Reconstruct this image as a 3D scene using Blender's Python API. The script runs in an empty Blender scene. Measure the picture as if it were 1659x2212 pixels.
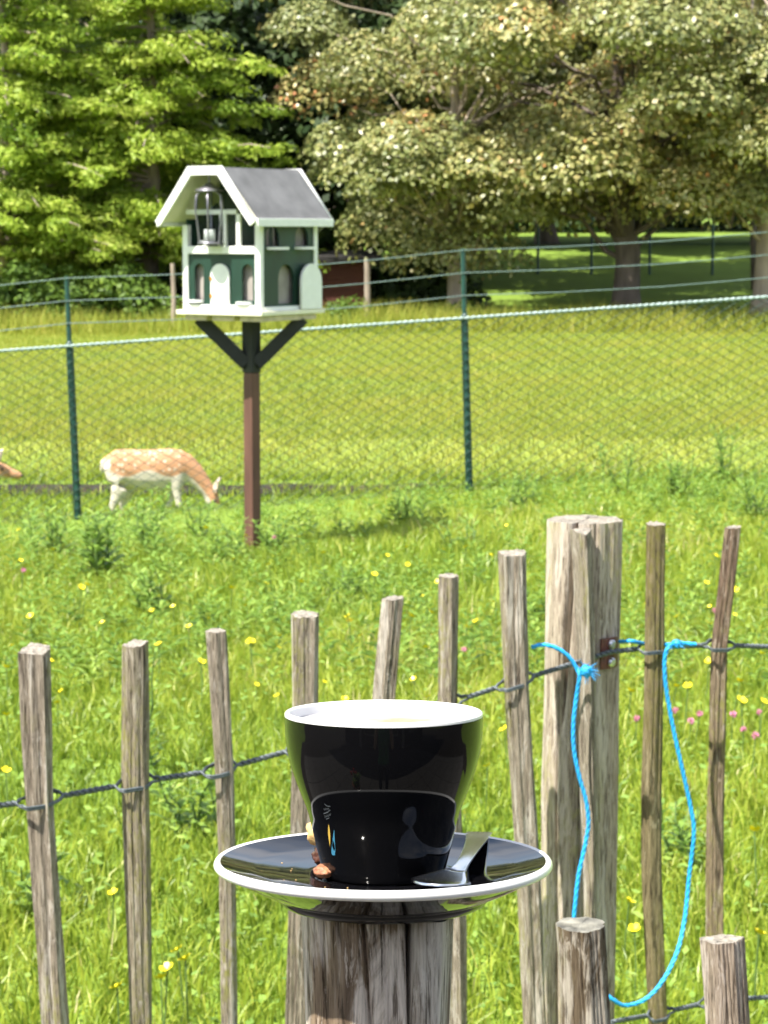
import bpy, bmesh, math, random
import numpy as np
from mathutils import Vector, Matrix, noise

random.seed(7)
PI = math.pi
R = math.radians
sc = bpy.context.scene
COL = sc.collection

# ------------------------------------------------------------------ camera, world, sun, exposure
H = 1.8                                   # camera height over the meadow
F = 5000.0                                # focal length, in units of a 1659 x 2212 frame
TILT = math.atan(606 / F)
cam_d = bpy.data.cameras.new('camera')
cam = bpy.data.objects.new('camera', cam_d)
COL.objects.link(cam)
sc.camera = cam
cam.location = (0, 0, H)
cam.rotation_euler = (PI / 2 - TILT, 0, 0)
cam_d.sensor_fit = 'VERTICAL'
cam_d.sensor_height = 36
cam_d.sensor_width = 27
cam_d.lens = 36 * F / 2212
cam_d.clip_start = 0.05
cam_d.clip_end = 3000
cam_d.dof.use_dof = True
cam_d.dof.focus_distance = 1.26
cam_d.dof.aperture_fstop = 45

SUN_AZ = R(47)                            # to the left of straight behind the camera
SUN_EL = R(59)
sun_dir = Vector((-math.sin(SUN_AZ) * math.cos(SUN_EL), -math.cos(SUN_AZ) * math.cos(SUN_EL), math.sin(SUN_EL)))
w = bpy.data.worlds.new('World')
sc.world = w
w.use_nodes = True
nt = w.node_tree
bg = nt.nodes['Background']
sky = nt.nodes.new('ShaderNodeTexSky')
sky.sky_type = 'NISHITA'
sky.sun_disc = False
sky.sun_elevation = SUN_EL
sky.sun_rotation = math.atan2(sun_dir.x, sun_dir.y)
sky.dust_density = 1.6
sky.air_density = 1.0
# broken white cloud over the whole sky
wtc = nt.nodes.new('ShaderNodeTexCoord')
wmp = nt.nodes.new('ShaderNodeMapping')
wmp.inputs['Scale'].default_value = (1.6, 1.6, 3.2)
wnz = nt.nodes.new('ShaderNodeTexNoise')
wnz.inputs['Scale'].default_value = 1.7
wnz.inputs['Detail'].default_value = 8
wnz.inputs['Roughness'].default_value = 0.6
nt.links.new(wtc.outputs['Generated'], wmp.inputs[0])
nt.links.new(wmp.outputs[0], wnz.inputs['Vector'])
wrp = nt.nodes.new('ShaderNodeValToRGB')
wrp.color_ramp.elements[0].position = 0.40
wrp.color_ramp.elements[1].position = 0.60
wrp.color_ramp.elements[1].color = (0.85, 0.85, 0.85, 1)
nt.links.new(wnz.outputs['Fac'], wrp.inputs[0])
wmx = nt.nodes.new('ShaderNodeMix')
wmx.data_type = 'RGBA'
nt.links.new(wrp.outputs[0], [q for q in wmx.inputs if q.name == 'Factor' and q.type == 'VALUE'][0])
nt.links.new(sky.outputs[0], [q for q in wmx.inputs if q.name == 'A' and q.type == 'RGBA'][0])
[q for q in wmx.inputs if q.name == 'B' and q.type == 'RGBA'][0].default_value = (5.6, 5.7, 6.2, 1)
nt.links.new([q for q in wmx.outputs if q.type == 'RGBA'][0], bg.inputs[0])
bg.inputs[1].default_value = 0.11
sd = bpy.data.lights.new('sun', 'SUN')
sd.energy = 5.0
sd.angle = R(0.6)
sd.color = (1.0, 0.95, 0.86)
so = bpy.data.objects.new('sun', sd)
COL.objects.link(so)
so.rotation_euler = sun_dir.to_track_quat('Z', 'Y').to_euler()
so.location = (-6, -6, 9)

sc.view_settings.view_transform = 'Standard'
sc.view_settings.look = 'None'
sc.view_settings.exposure = 1.22
sc.view_settings.gamma = 1
sc.render.engine = 'CYCLES'
sc.cycles.use_denoising = True
sc.cycles.max_bounces = 6
sc.cycles.diffuse_bounces = 3
sc.cycles.glossy_bounces = 4
sc.cycles.transmission_bounces = 4
sc.cycles.use_adaptive_sampling = True
sc.cycles.adaptive_threshold = 0.025
sc.cycles.transparent_max_bounces = 8


# ------------------------------------------------------------------ placing
def ray(x, y):
    a = (x - 829.5) / F
    b = (1106 - y) / F
    return Vector((a, math.cos(TILT) + b * math.sin(TILT), -math.sin(TILT) + b * math.cos(TILT)))


def P(x, y, D):
    r = ray(x, y)
    return r * (D / r.y) + Vector((0, 0, H))


def G(x, y, z=0.0):
    r = ray(x, y)
    return r * ((z - H) / r.z) + Vector((0, 0, H))


def px(n, D):
    """size in metres of n frame units at distance D"""
    return n / F * D


# ------------------------------------------------------------------ objects
def tag(o, label=None, cat=None, group=None, kind=None):
    if label: o['label'] = label
    if cat: o['category'] = cat
    if group: o['group'] = group
    if kind: o['kind'] = kind
    return o


def empty(name, loc=(0, 0, 0), rz=0.0, label=None, cat=None, group=None):
    o = bpy.data.objects.new(name, None)
    COL.objects.link(o)
    o.location = loc
    o.rotation_euler = (0, 0, rz)
    o.empty_display_size = 0.05
    return tag(o, label, cat, group)


def link_mesh(name, me, mats, parent=None, loc=None):
    o = bpy.data.objects.new(name, me)
    COL.objects.link(o)
    if mats is not None:
        for m in (mats if isinstance(mats, (list, tuple)) else [mats]):
            if len(me.materials) < (len(mats) if isinstance(mats, (list, tuple)) else 1):
                me.materials.append(m)
    if parent is not None:
        o.parent = parent
    if loc is not None:
        o.location = loc
    return o


def np_mesh(name, V, Fc, smooth=False, attr=None, attrs=None):
    V = np.asarray(V, dtype=np.float32)
    Fc = np.asarray(Fc, dtype=np.int32)
    k = Fc.shape[1]
    me = bpy.data.meshes.new(name)
    me.vertices.add(len(V))
    me.vertices.foreach_set('co', V.ravel())
    me.loops.add(Fc.size)
    me.loops.foreach_set('vertex_index', Fc.ravel())
    me.polygons.add(len(Fc))
    me.polygons.foreach_set('loop_start', np.arange(0, Fc.size, k, dtype=np.int32))
    if smooth:
        me.polygons.foreach_set('use_smooth', np.ones(len(Fc), dtype=bool))
    me.update(calc_edges=True)
    if attr is not None:
        a = me.attributes.new('rnd', 'FLOAT', 'POINT')
        a.data.foreach_set('value', np.asarray(attr, dtype=np.float32))
    return me


class MB:
    """collects shapes for one mesh"""

    def __init__(self):
        self.v = []
        self.f = []
        self.m = []
        self.s = []

    def add(self, verts, faces, mi=0, smooth=False):
        n = len(self.v)
        self.v += [tuple(v) for v in verts]
        for f in faces:
            self.f.append(tuple(i + n for i in f))
            self.m.append(mi)
            self.s.append(smooth)
        return self

    def box(self, c, s, rot=None, mi=0):
        hx, hy, hz = s[0] / 2, s[1] / 2, s[2] / 2
        vs = [Vector((x, y, z)) for z in (-hz, hz) for y in (-hy, hy) for x in (-hx, hx)]
        if rot is not None:
            vs = [rot @ v for v in vs]
        c = Vector(c)
        return self.add([v + c for v in vs], [(0, 2, 3, 1), (4, 5, 7, 6), (0, 1, 5, 4), (2, 6, 7, 3), (0, 4, 6, 2), (1, 3, 7, 5)], mi)

    def bar(self, a, b, wdt, dep, mi=0, up=(0, 1, 0)):
        a, b = Vector(a), Vector(b)
        d = b - a
        z = d.normalized()
        y = Vector(up)
        y = (y - z * y.dot(z)).normalized()
        x = y.cross(z)
        m = Matrix((x, y, z)).transposed()
        return self.box((a + b) / 2, (wdt, dep, d.length), m, mi)

    def tube(self, pts, rad, n=8, mi=0, caps=True, smooth=True):
        pts = [Vector(p) for p in pts]
        rads = rad if isinstance(rad, (list, tuple)) else [rad] * len(pts)
        vs, fs = [], []
        t0 = (pts[1] - pts[0]).normalized()
        u = t0.orthogonal().normalized()
        for i, p in enumerate(pts):
            if i == 0: t = t0
            elif i == len(pts) - 1: t = (pts[-1] - pts[-2]).normalized()
            else: t = (pts[i + 1] - pts[i - 1]).normalized()
            u = (u - t * u.dot(t))
            u = u.normalized() if u.length > 1e-6 else t.orthogonal().normalized()
            v = t.cross(u)
            for k in range(n):
                a = 2 * PI * k / n
                vs.append(p + (u * math.cos(a) + v * math.sin(a)) * rads[i])
        for i in range(len(pts) - 1):
            for k in range(n):
                k2 = (k + 1) % n
                fs.append((i * n + k, i * n + k2, (i + 1) * n + k2, (i + 1) * n + k))
        self.add(vs, fs, mi, smooth)
        if caps:
            m = len(pts) - 1
            self.add([vs[k] for k in range(n)], [tuple(reversed(range(n)))], mi)
            self.add([vs[m * n + k] for k in range(n)], [tuple(range(n))], mi)
        return self

    def lathe(self, prof, n=96, mi=0, smooth=True, c=(0, 0, 0)):
        vs, fs = [], []
        c = Vector(c)
        for (r, z) in prof:
            for k in range(n):
                a = 2 * PI * k / n
                vs.append(c + Vector((r * math.cos(a), r * math.sin(a), z)))
        for i in range(len(prof) - 1):
            for k in range(n):
                k2 = (k + 1) % n
                fs.append((i * n + k, i * n + k2, (i + 1) * n + k2, (i + 1) * n + k))
        return self.add(vs, fs, mi, smooth)

    def build(self, name, mats, parent=None, loc=None, off=None, bevel=0.0):
        me = bpy.data.meshes.new(name)
        vs = self.v
        if off is not None:
            vs = [(v[0] - off[0], v[1] - off[1], v[2] - off[2]) for v in vs]
        me.from_pydata(vs, [], self.f)
        for m in (mats if isinstance(mats, (list, tuple)) else [mats]):
            me.materials.append(m)
        me.polygons.foreach_set('material_index', self.m)
        me.polygons.foreach_set('use_smooth', self.s)
        me.update()
        o = bpy.data.objects.new(name, me)
        COL.objects.link(o)
        if parent is not None: o.parent = parent
        if loc is not None: o.location = loc
        if bevel > 0:
            b = o.modifiers.new('b', 'BEVEL')
            b.width = bevel
            b.segments = 2
            b.limit_method = 'ANGLE'
        return o


def smooth_path(pts, n=8):
    """Catmull-Rom through points"""
    pts = [Vector(p) for p in pts]
    q = [pts[0] * 2 - pts[1]] + pts + [pts[-1] * 2 - pts[-2]]
    out = []
    for i in range(1, len(q) - 2):
        a, b, c, d = q[i - 1], q[i], q[i + 1], q[i + 2]
        for k in range(n):
            t = k / n
            out.append(0.5 * ((2 * b) + (c - a) * t + (2 * a - 5 * b + 4 * c - d) * t * t + (3 * b - a - 3 * c + d) * t ** 3))
    out.append(pts[-1])
    return out


def panel(name, outer, holes, thick, mat, parent, matrix):
    """flat board with cut-outs, drawn in its own x-z plane and put in place by matrix"""
    cu = bpy.data.curves.new('tmp', 'CURVE')
    cu.dimensions = '2D'
    cu.fill_mode = 'BOTH'
    cu.extrude = thick / 2
    for poly in [outer] + holes:
        sp = cu.splines.new('POLY')
        sp.points.add(len(poly) - 1)
        for i, (x, z) in enumerate(poly):
            sp.points[i].co = (x, z, 0, 1)
        sp.use_cyclic_u = True
    to = bpy.data.objects.new('tmp', cu)
    COL.objects.link(to)
    dg = bpy.context.evaluated_depsgraph_get()
    me = bpy.data.meshes.new_from_object(to.evaluated_get(dg))
    bpy.data.objects.remove(to)
    bpy.data.curves.remove(cu)
    me.transform(Matrix.Rotation(PI / 2, 4, 'X'))
    me.transform(matrix)
    me.materials.clear()
    me.materials.append(mat)
    me.name = name
    o = bpy.data.objects.new(name, me)
    COL.objects.link(o)
    o.parent = parent
    return o


def copy_tree(o, parent=None):
    c = o.copy()
    COL.objects.link(c)
    c.parent = parent
    for ch in list(o.children):
        copy_tree(ch, c)
    return c


# ------------------------------------------------------------------ materials
def new_mat(name):
    m = bpy.data.materials.new(name)
    m.use_nodes = True
    n = m.node_tree
    return m, n, n.nodes['Principled BSDF'], n.nodes['Material Output']


def plain(name, col, rough=0.5, metal=0.0, vary=0.12, scale=30, bump=0.0, spec=0.5, coat=0.0, stretch=(1, 1, 1)):
    m, n, b, out = new_mat(name)
    b.inputs['Roughness'].default_value = rough
    b.inputs['Metallic'].default_value = metal
    b.inputs['Specular IOR Level'].default_value = spec
    b.inputs['Coat Weight'].default_value = coat
    tc = n.nodes.new('ShaderNodeTexCoord')
    mp = n.nodes.new('ShaderNodeMapping')
    mp.inputs['Scale'].default_value = stretch
    nz = n.nodes.new('ShaderNodeTexNoise')
    nz.inputs['Scale'].default_value = scale
    nz.inputs['Detail'].default_value = 5
    n.links.new(tc.outputs['Object'], mp.inputs[0])
    n.links.new(mp.outputs[0], nz.inputs['Vector'])
    rp = n.nodes.new('ShaderNodeValToRGB')
    rp.color_ramp.elements[0].position = 0.3
    rp.color_ramp.elements[1].position = 0.7
    rp.color_ramp.elements[0].color = tuple(c * (1 - vary) for c in col) + (1,)
    rp.color_ramp.elements[1].color = tuple(min(1, c * (1 + vary)) for c in col) + (1,)
    n.links.new(nz.outputs['Fac'], rp.inputs[0])
    n.links.new(rp.outputs[0], b.inputs['Base Color'])
    if bump:
        bp = n.nodes.new('ShaderNodeBump')
        bp.inputs['Distance'].default_value = bump
        n.links.new(nz.outputs['Fac'], bp.inputs['Height'])
        n.links.new(bp.outputs[0], b.inputs['Normal'])
    return m


def ramp(n, src, stops):
    rp = n.nodes.new('ShaderNodeValToRGB')
    cr = rp.color_ramp
    while len(cr.elements) < len(stops):
        cr.elements.new(0.5)
    for e, (p, c) in zip(cr.elements, stops):
        e.position = p
        e.color = tuple(c) + (1,) if len(c) == 3 else c
    n.links.new(src, rp.inputs[0])
    return rp.outputs[0]


def mixc(n, fac, a, b, mode='MIX'):
    mx = n.nodes.new('ShaderNodeMix')
    mx.data_type = 'RGBA'
    mx.blend_type = mode
    for sock, v in ((mx.inputs['Factor'], fac), (mx.inputs['A'], a), (mx.inputs['B'], b)):
        pass
    fs = [s for s in mx.inputs if s.name == 'Factor' and s.type == 'VALUE'][0]
    As = [s for s in mx.inputs if s.name == 'A' and s.type == 'RGBA'][0]
    Bs = [s for s in mx.inputs if s.name == 'B' and s.type == 'RGBA'][0]
    for s, v in ((fs, fac), (As, a), (Bs, b)):
        if isinstance(v, (int, float)): s.default_value = v
        elif isinstance(v, tuple): s.default_value = v + (1,)
        else: n.links.new(v, s)
    return [o for o in mx.outputs if o.type == 'RGBA'][0]


def wood(name, dark, base, pale, lichen=0.0, lichen_col=(0.26, 0.25, 0.07), scale=1.0, bump=0.006, pale_at=0.62, brown=None, bigz=3.5):
    """weathered cleft timber, grain along local z"""
    m, n, b, out = new_mat(name)
    tc = n.nodes.new('ShaderNodeTexCoord')
    oi = n.nodes.new('ShaderNodeObjectInfo')
    mul = n.nodes.new('ShaderNodeVectorMath')
    mul.operation = 'SCALE'
    cmb = n.nodes.new('ShaderNodeCombineXYZ')
    for i in range(3):
        n.links.new(oi.outputs['Random'], cmb.inputs[i])
    n.links.new(cmb.outputs[0], mul.inputs[0])
    mul.inputs['Scale'].default_value = 13.0
    add = n.nodes.new('ShaderNodeVectorMath')
    n.links.new(tc.outputs['Object'], add.inputs[0])
    n.links.new(mul.outputs[0], add.inputs[1])

    def nz(sx, sz, detail=6, rough=0.6, dist=0.0):
        mp = n.nodes.new('ShaderNodeMapping')
        mp.inputs['Scale'].default_value = (sx * scale, sx * scale, sz * scale)
        n.links.new(add.outputs[0], mp.inputs[0])
        t = n.nodes.new('ShaderNodeTexNoise')
        t.inputs['Scale'].default_value = 1.0
        t.inputs['Detail'].default_value = detail
        t.inputs['Roughness'].default_value = rough
        t.inputs['Distortion'].default_value = dist
        n.links.new(mp.outputs[0], t.inputs['Vector'])
        return t.outputs['Fac']

    fine = nz(420, 26, 5, 0.7, 0.3)
    fib = nz(140, 9, 7, 0.68, 0.5)
    big = nz(34, bigz, 6, 0.6, 0.8)
    c = ramp(n, fib, [(0.36, dark), (0.46, base), (0.60, base), (0.72, tuple(min(1, 0.5 * (p + q)) for p, q in zip(base, pale)))])
    c = mixc(n, ramp(n, big, [(pale_at - 0.07, (0, 0, 0)), (pale_at - 0.01, (1, 1, 1))]), c, pale)
    if brown:
        c = mixc(n, ramp(n, nz(30, bigz, 4, 0.55, 0.6), [(0.5, (0, 0, 0)), (0.62, (0.85, 0.85, 0.85))]), c, brown)
    c = mixc(n, 0.9, c, ramp(n, fine, [(0.38, (0.16, 0.14, 0.12)), (0.47, (0.75, 0.74, 0.73)), (0.6, (1, 1, 1))]), 'MULTIPLY')
    fl = nz(85, 20, 5, 0.75, 0.8)
    c = mixc(n, ramp(n, fl, [(0.56, (0, 0, 0)), (0.64, (0.7, 0.7, 0.7))]), c, pale)
    c = mixc(n, ramp(n, nz(60, 6, 6, 0.75, 0.5), [(0.31, (0.8, 0.8, 0.8)), (0.39, (0, 0, 0))]), c, dark)
    if lichen > 0:
        l1 = nz(150, 60, 4, 0.7)
        l2 = nz(16, 4, 3, 0.5)
        mm = n.nodes.new('ShaderNodeMath')
        mm.operation = 'MULTIPLY'
        n.links.new(ramp(n, l1, [(0.46, (0, 0, 0)), (0.58, (1, 1, 1))]), mm.inputs[0])
        n.links.new(ramp(n, l2, [(0.56 - 0.25 * lichen, (0, 0, 0)), (0.75 - 0.25 * lichen, (1, 1, 1))]), mm.inputs[1])
        c = mixc(n, mm.outputs[0], c, lichen_col)
    n.links.new(c, b.inputs['Base Color'])
    b.inputs['Roughness'].default_value = 0.88
    b.inputs['Specular IOR Level'].default_value = 0.25
    ad = n.nodes.new('ShaderNodeMath')
    ad.operation = 'MULTIPLY_ADD'
    n.links.new(fine, ad.inputs[0])
    ad.inputs[1].default_value = 0.5
    n.links.new(fib, ad.inputs[2])
    bp = n.nodes.new('ShaderNodeBump')
    bp.inputs['Distance'].default_value = bump
    bp.inputs['Strength'].default_value = 0.9
    n.links.new(ad.outputs[0], bp.inputs['Height'])
    n.links.new(bp.outputs[0], b.inputs['Normal'])
    return m


def leafy(name, stops, trans=0.35, rough=0.5, spec=0.4, tcol=None):
    """leaves and blades: colour picked per leaf by its own random number"""
    m, n, b, out = new_mat(name)
    at = n.nodes.new('ShaderNodeAttribute')
    at.attribute_name = 'rnd'
    col = ramp(n, at.outputs['Fac'], stops)
    n.links.new(col, b.inputs['Base Color'])
    b.inputs['Roughness'].default_value = rough
    b.inputs['Specular IOR Level'].default_value = spec
    tr = n.nodes.new('ShaderNodeBsdfTranslucent')
    if tcol is None:
        n.links.new(col, tr.inputs[0])
    else:
        n.links.new(mixc(n, 0.6, col, tcol), tr.inputs[0])
    mx = n.nodes.new('ShaderNodeMixShader')
    mx.inputs[0].default_value = trans
    n.links.new(b.outputs[0], mx.inputs[1])
    n.links.new(tr.outputs[0], mx.inputs[2])
    n.links.new(mx.outputs[0], out.inputs[0])
    return m


def ceramic(name, col, rough=0.04, spec=0.5):
    m, n, b, out = new_mat(name)
    b.inputs['Base Color'].default_value = col + (1,)
    tc = n.nodes.new('ShaderNodeTexCoord')
    nz = n.nodes.new('ShaderNodeTexNoise')
    nz.inputs['Scale'].default_value = 300
    n.links.new(tc.outputs['Object'], nz.inputs['Vector'])
    mr = n.nodes.new('ShaderNodeMapRange')
    mr.inputs['To Min'].default_value = rough
    mr.inputs['To Max'].default_value = rough + 0.03
    n.links.new(nz.outputs['Fac'], mr.inputs[0])
    n.links.new(mr.outputs[0], b.inputs['Roughness'])
    b.inputs['IOR'].default_value = 1.5
    b.inputs['Specular IOR Level'].default_value = spec
    return m


M = {}
M['paling'] = wood('paling_wood', (0.09, 0.07, 0.052), (0.335, 0.285, 0.22), (0.55, 0.50, 0.43), lichen=0.25, pale_at=0.62)
M['paling_green'] = wood('paling_wood_lichen', (0.09, 0.072, 0.05), (0.325, 0.28, 0.205), (0.53, 0.48, 0.39), lichen=0.75, pale_at=0.66)
M['paling_brown'] = wood('paling_wood_bark', (0.075, 0.05, 0.034), (0.28, 0.215, 0.145), (0.46, 0.40, 0.32), lichen=0.3, pale_at=0.66, brown=(0.19, 0.13, 0.09))
M['paling_olive'] = wood('paling_wood_algae', (0.075, 0.062, 0.03), (0.25, 0.205, 0.11), (0.37, 0.32, 0.20), lichen=0.6, lichen_col=(0.18, 0.16, 0.05), pale_at=0.68)
M['post'] = wood('post_wood', (0.22, 0.17, 0.125), (0.49, 0.41, 0.32), (0.64, 0.56, 0.47), lichen=0.15, lichen_col=(0.42, 0.38, 0.18), scale=0.8, pale_at=0.56)
M['support'] = wood('support_wood', (0.05, 0.033, 0.021), (0.33, 0.24, 0.16), (0.76, 0.66, 0.56), scale=1.0, bump=0.003, pale_at=0.54, brown=(0.085, 0.055, 0.037), bigz=7)
M['support_pale'] = wood('support_wood_pale', (0.12, 0.09, 0.065), (0.46, 0.40, 0.33), (0.64, 0.59, 0.51), bump=0.003, pale_at=0.55, brown=(0.13, 0.08, 0.055), bigz=7)
M['stake_dark'] = wood('stake_wood_dark', (0.03, 0.023, 0.015), (0.14, 0.105, 0.065), (0.40, 0.36, 0.29), lichen=0.35, lichen_col=(0.20, 0.19, 0.07), bump=0.003, pale_at=0.58, bigz=6)
M['stake_grey'] = wood('stake_wood_grey', (0.08, 0.055, 0.04), (0.33, 0.265, 0.20), (0.50, 0.43, 0.36), bump=0.003, pale_at=0.56)
M['end'] = plain('end_grain', (0.25, 0.225, 0.185), 0.95, vary=0.45, scale=130, bump=0.006)
M['end_dark'] = plain('end_grain_dark', (0.15, 0.145, 0.12), 0.9, vary=0.6, scale=70, bump=0.005)
M['wire'] = plain('galvanised_wire', (0.11, 0.13, 0.14), 0.5, metal=0.35, vary=0.25, scale=200)
M['twine'] = plain('blue_twine', (0.02, 0.36, 0.78), 0.5, vary=0.32, scale=14, bump=0.001, stretch=(1, 1, 0.3))
M['rust'] = plain('brown_strap', (0.12, 0.035, 0.022), 0.5, vary=0.3, scale=120, bump=0.001)
M['steel'] = plain('steel', (0.76, 0.76, 0.77), 0.16, metal=1.0, vary=0.04, scale=40)
M['bolt'] = plain('bolt_steel', (0.6, 0.6, 0.62), 0.3, metal=1.0, vary=0.1, scale=200)
M['black'] = ceramic('black_glaze', (0.004, 0.004, 0.005))
M['black_cup'] = ceramic('black_cup_glaze', (0.003, 0.003, 0.0035), 0.03, 0.22)
M['white'] = ceramic('white_glaze', (0.70, 0.695, 0.685), 0.12)
M['g_post'] = plain('green_post_paint', (0.012, 0.055, 0.045), 0.4, vary=0.2, scale=30)
M['g_wire'] = plain('green_coated_wire', (0.006, 0.03, 0.02), 0.75, vary=0.2, scale=30)
M['g_strand'] = plain('grey_green_wire', (0.12, 0.18, 0.165), 0.45, vary=0.2, scale=30)
M['g_rail'] = plain('pale_selvage_wire', (0.27, 0.35, 0.33), 0.4, metal=0.3, vary=0.15, scale=30)
M['bh_white'] = plain('white_paint', (0.82, 0.82, 0.80), 0.55, vary=0.05, scale=14)
M['bh_cream'] = plain('cream_paint', (0.78, 0.74, 0.58), 0.6, vary=0.06, scale=12)
M['bh_board'] = plain('bare_board', (0.55, 0.46, 0.38), 0.8, vary=0.2, scale=25)
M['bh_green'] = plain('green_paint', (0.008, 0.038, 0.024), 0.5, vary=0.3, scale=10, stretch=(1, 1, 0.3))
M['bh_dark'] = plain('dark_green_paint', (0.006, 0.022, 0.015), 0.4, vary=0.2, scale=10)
M['bh_in'] = plain('pale_inside', (0.33, 0.295, 0.27), 0.8, vary=0.2, scale=10)
M['bh_roof'] = plain('roofing_felt', (0.13, 0.13, 0.135), 0.9, vary=0.22, scale=9, bump=0.002)
M['bh_black'] = plain('black_stain', (0.012, 0.013, 0.015), 0.6, vary=0.3, scale=15)
M['bh_post'] = plain('red_brown_stain', (0.115, 0.052, 0.036), 0.65, vary=0.3, scale=20, stretch=(1, 1, 0.15))
M['orange'] = plain('orange_hinge', (0.55, 0.22, 0.03), 0.6)
M['lantern'] = plain('lantern_metal', (0.24, 0.23, 0.27), 0.35, metal=0.7, vary=0.2, scale=40)
M['biscuit'] = plain('biscuit_crumb', (0.66, 0.43, 0.17), 0.85, vary=0.18, scale=220, bump=0.001)
M['choc'] = plain('chocolate', (0.085, 0.028, 0.014), 0.35, vary=0.3, scale=160, bump=0.0012)
M['marbled'] = plain('milk_chocolate', (0.34, 0.14, 0.07), 0.5, vary=0.45, scale=260, bump=0.0012)
M['bark'] = plain('bark', (0.12, 0.095, 0.08), 0.95, vary=0.35, scale=6, bump=0.03, stretch=(1, 1, 0.25))
M['bark_pale'] = plain('pale_bark', (0.33, 0.27, 0.21), 0.9, vary=0.3, scale=6, bump=0.02, stretch=(1, 1, 0.25))
M['shed'] = plain('shed_boards', (0.085, 0.022, 0.014), 0.8, vary=0.25, scale=5, stretch=(0.2, 1, 1))
M['shed_roof'] = plain('shed_roof', (0.022, 0.02, 0.018), 0.9, vary=0.25, scale=4)
M['stem'] = plain('plant_stem', (0.10, 0.17, 0.04), 0.6, vary=0.2, scale=40)
M['soil'] = plain('dark_soil', (0.024, 0.018, 0.012), 0.95, vary=0.5, scale=8, bump=0.03)

M['grass'] = leafy('meadow_grass', [(0.0, (0.085, 0.16, 0.018)), (0.35, (0.225, 0.32, 0.03)), (0.7, (0.375, 0.44, 0.05)), (0.9, (0.48, 0.48, 0.10)), (1.0, (0.64, 0.56, 0.30))], 0.38, 0.42, 0.45)
M['field'] = leafy('field_grass', [(0.0, (0.15, 0.235, 0.03)), (0.4, (0.255, 0.31, 0.045)), (0.75, (0.36, 0.37, 0.06)), (1.0, (0.51, 0.455, 0.12))], 0.35, 0.6, 0.2)
M['weed'] = leafy('weed_leaves', [(0.0, (0.12, 0.22, 0.04)), (0.6, (0.22, 0.35, 0.06)), (1.0, (0.33, 0.44, 0.09))], 0.35, 0.45, 0.4)
M['larch'] = leafy('feathery_leaves', [(0.0, (0.15, 0.25, 0.03)), (0.5, (0.30, 0.41, 0.045)), (1.0, (0.46, 0.52, 0.10))], 0.42, 0.5, 0.25)
M['maple'] = leafy('maple_leaves', [(0.0, (0.13, 0.165, 0.05)), (0.4, (0.25, 0.27, 0.09)), (0.75, (0.385, 0.35, 0.13)), (0.94, (0.48, 0.36, 0.13)), (1.0, (0.55, 0.24, 0.1))], 0.22, 0.40, 0.6)
M['shrub'] = leafy('shrub_leaves', [(0.0, (0.06, 0.12, 0.02)), (0.5, (0.12, 0.20, 0.03)), (1.0, (0.20, 0.29, 0.04))], 0.3, 0.5, 0.3)
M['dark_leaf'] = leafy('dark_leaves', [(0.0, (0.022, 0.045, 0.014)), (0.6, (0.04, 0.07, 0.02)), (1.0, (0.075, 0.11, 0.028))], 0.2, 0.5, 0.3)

# buttercup / clover petals
M['petal'] = plain('buttercup_yellow', (0.85, 0.70, 0.01), 0.35, vary=0.08, scale=60)
M['clover'] = plain('clover_pink', (0.62, 0.22, 0.36), 0.7, vary=0.25, scale=200)

# glass of the lantern
gm, gn, gb, go = new_mat('lantern_glass')
gb.inputs['Base Color'].default_value = (0.85, 0.9, 0.9, 1)
gb.inputs['Roughness'].default_value = 0.05
gb.inputs['Transmission Weight'].default_value = 1.0
gb.inputs['IOR'].default_value = 1.1
M['glass'] = gm

# ground sheet: bare earth and short turf under the grass blades
gm, gn, gb, go = new_mat('turf')
tc = gn.nodes.new('ShaderNodeTexCoord')
n1 = gn.nodes.new('ShaderNodeTexNoise')
n1.inputs['Scale'].default_value = 1.3
n1.inputs['Detail'].default_value = 8
n2 = gn.nodes.new('ShaderNodeTexNoise')
n2.inputs['Scale'].default_value = 18
n2.inputs['Detail'].default_value = 5
gn.links.new(tc.outputs['Object'], n1.inputs['Vector'])
gn.links.new(tc.outputs['Object'], n2.inputs['Vector'])
c = mixc(gn, n2.outputs['Fac'], (0.07, 0.14, 0.016), (0.24, 0.34, 0.03))
c = mixc(gn, ramp(gn, n1.outputs['Fac'], [(0.4, (0, 0, 0)), (0.65, (1, 1, 1))]), c, (0.17, 0.27, 0.024))
sx_ = gn.nodes.new('ShaderNodeSeparateXYZ')
gn.links.new(tc.outputs['Object'], sx_.inputs[0])
mr_ = gn.nodes.new('ShaderNodeMapRange')
mr_.inputs['From Min'].default_value = 18.6
mr_.inputs['From Max'].default_value = 19.6
gn.links.new(sx_.outputs['Y'], mr_.inputs[0])
mr2 = gn.nodes.new('ShaderNodeMapRange')
mr2.inputs['From Min'].default_value = 47
mr2.inputs['From Max'].default_value = 44
gn.links.new(sx_.outputs['Y'], mr2.inputs[0])
mm_ = gn.nodes.new('ShaderNodeMath')
mm_.operation = 'MULTIPLY'
gn.links.new(mr_.outputs[0], mm_.inputs[0])
gn.links.new(mr2.outputs[0], mm_.inputs[1])
hay = mixc(gn, ramp(gn, n1.outputs['Fac'], [(0.35, (0, 0, 0)), (0.65, (1, 1, 1))]), (0.18, 0.26, 0.03), (0.31, 0.335, 0.05))
c = mixc(gn, mm_.outputs[0], c, hay)
gn.links.new(c, gb.inputs['Base Color'])
gb.inputs['Roughness'].default_value = 0.9
bp = gn.nodes.new('ShaderNodeBump')
bp.inputs['Distance'].default_value = 0.05
gn.links.new(n2.outputs['Fac'], bp.inputs['Height'])
gn.links.new(bp.outputs[0], gb.inputs['Normal'])
M['turf'] = gm

wm, wn, wb, wo = new_mat('ditch_water')
wb.inputs['Base Color'].default_value = (0.02, 0.022, 0.018, 1)
wb.inputs['Roughness'].default_value = 0.08
M['water'] = wm

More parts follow.
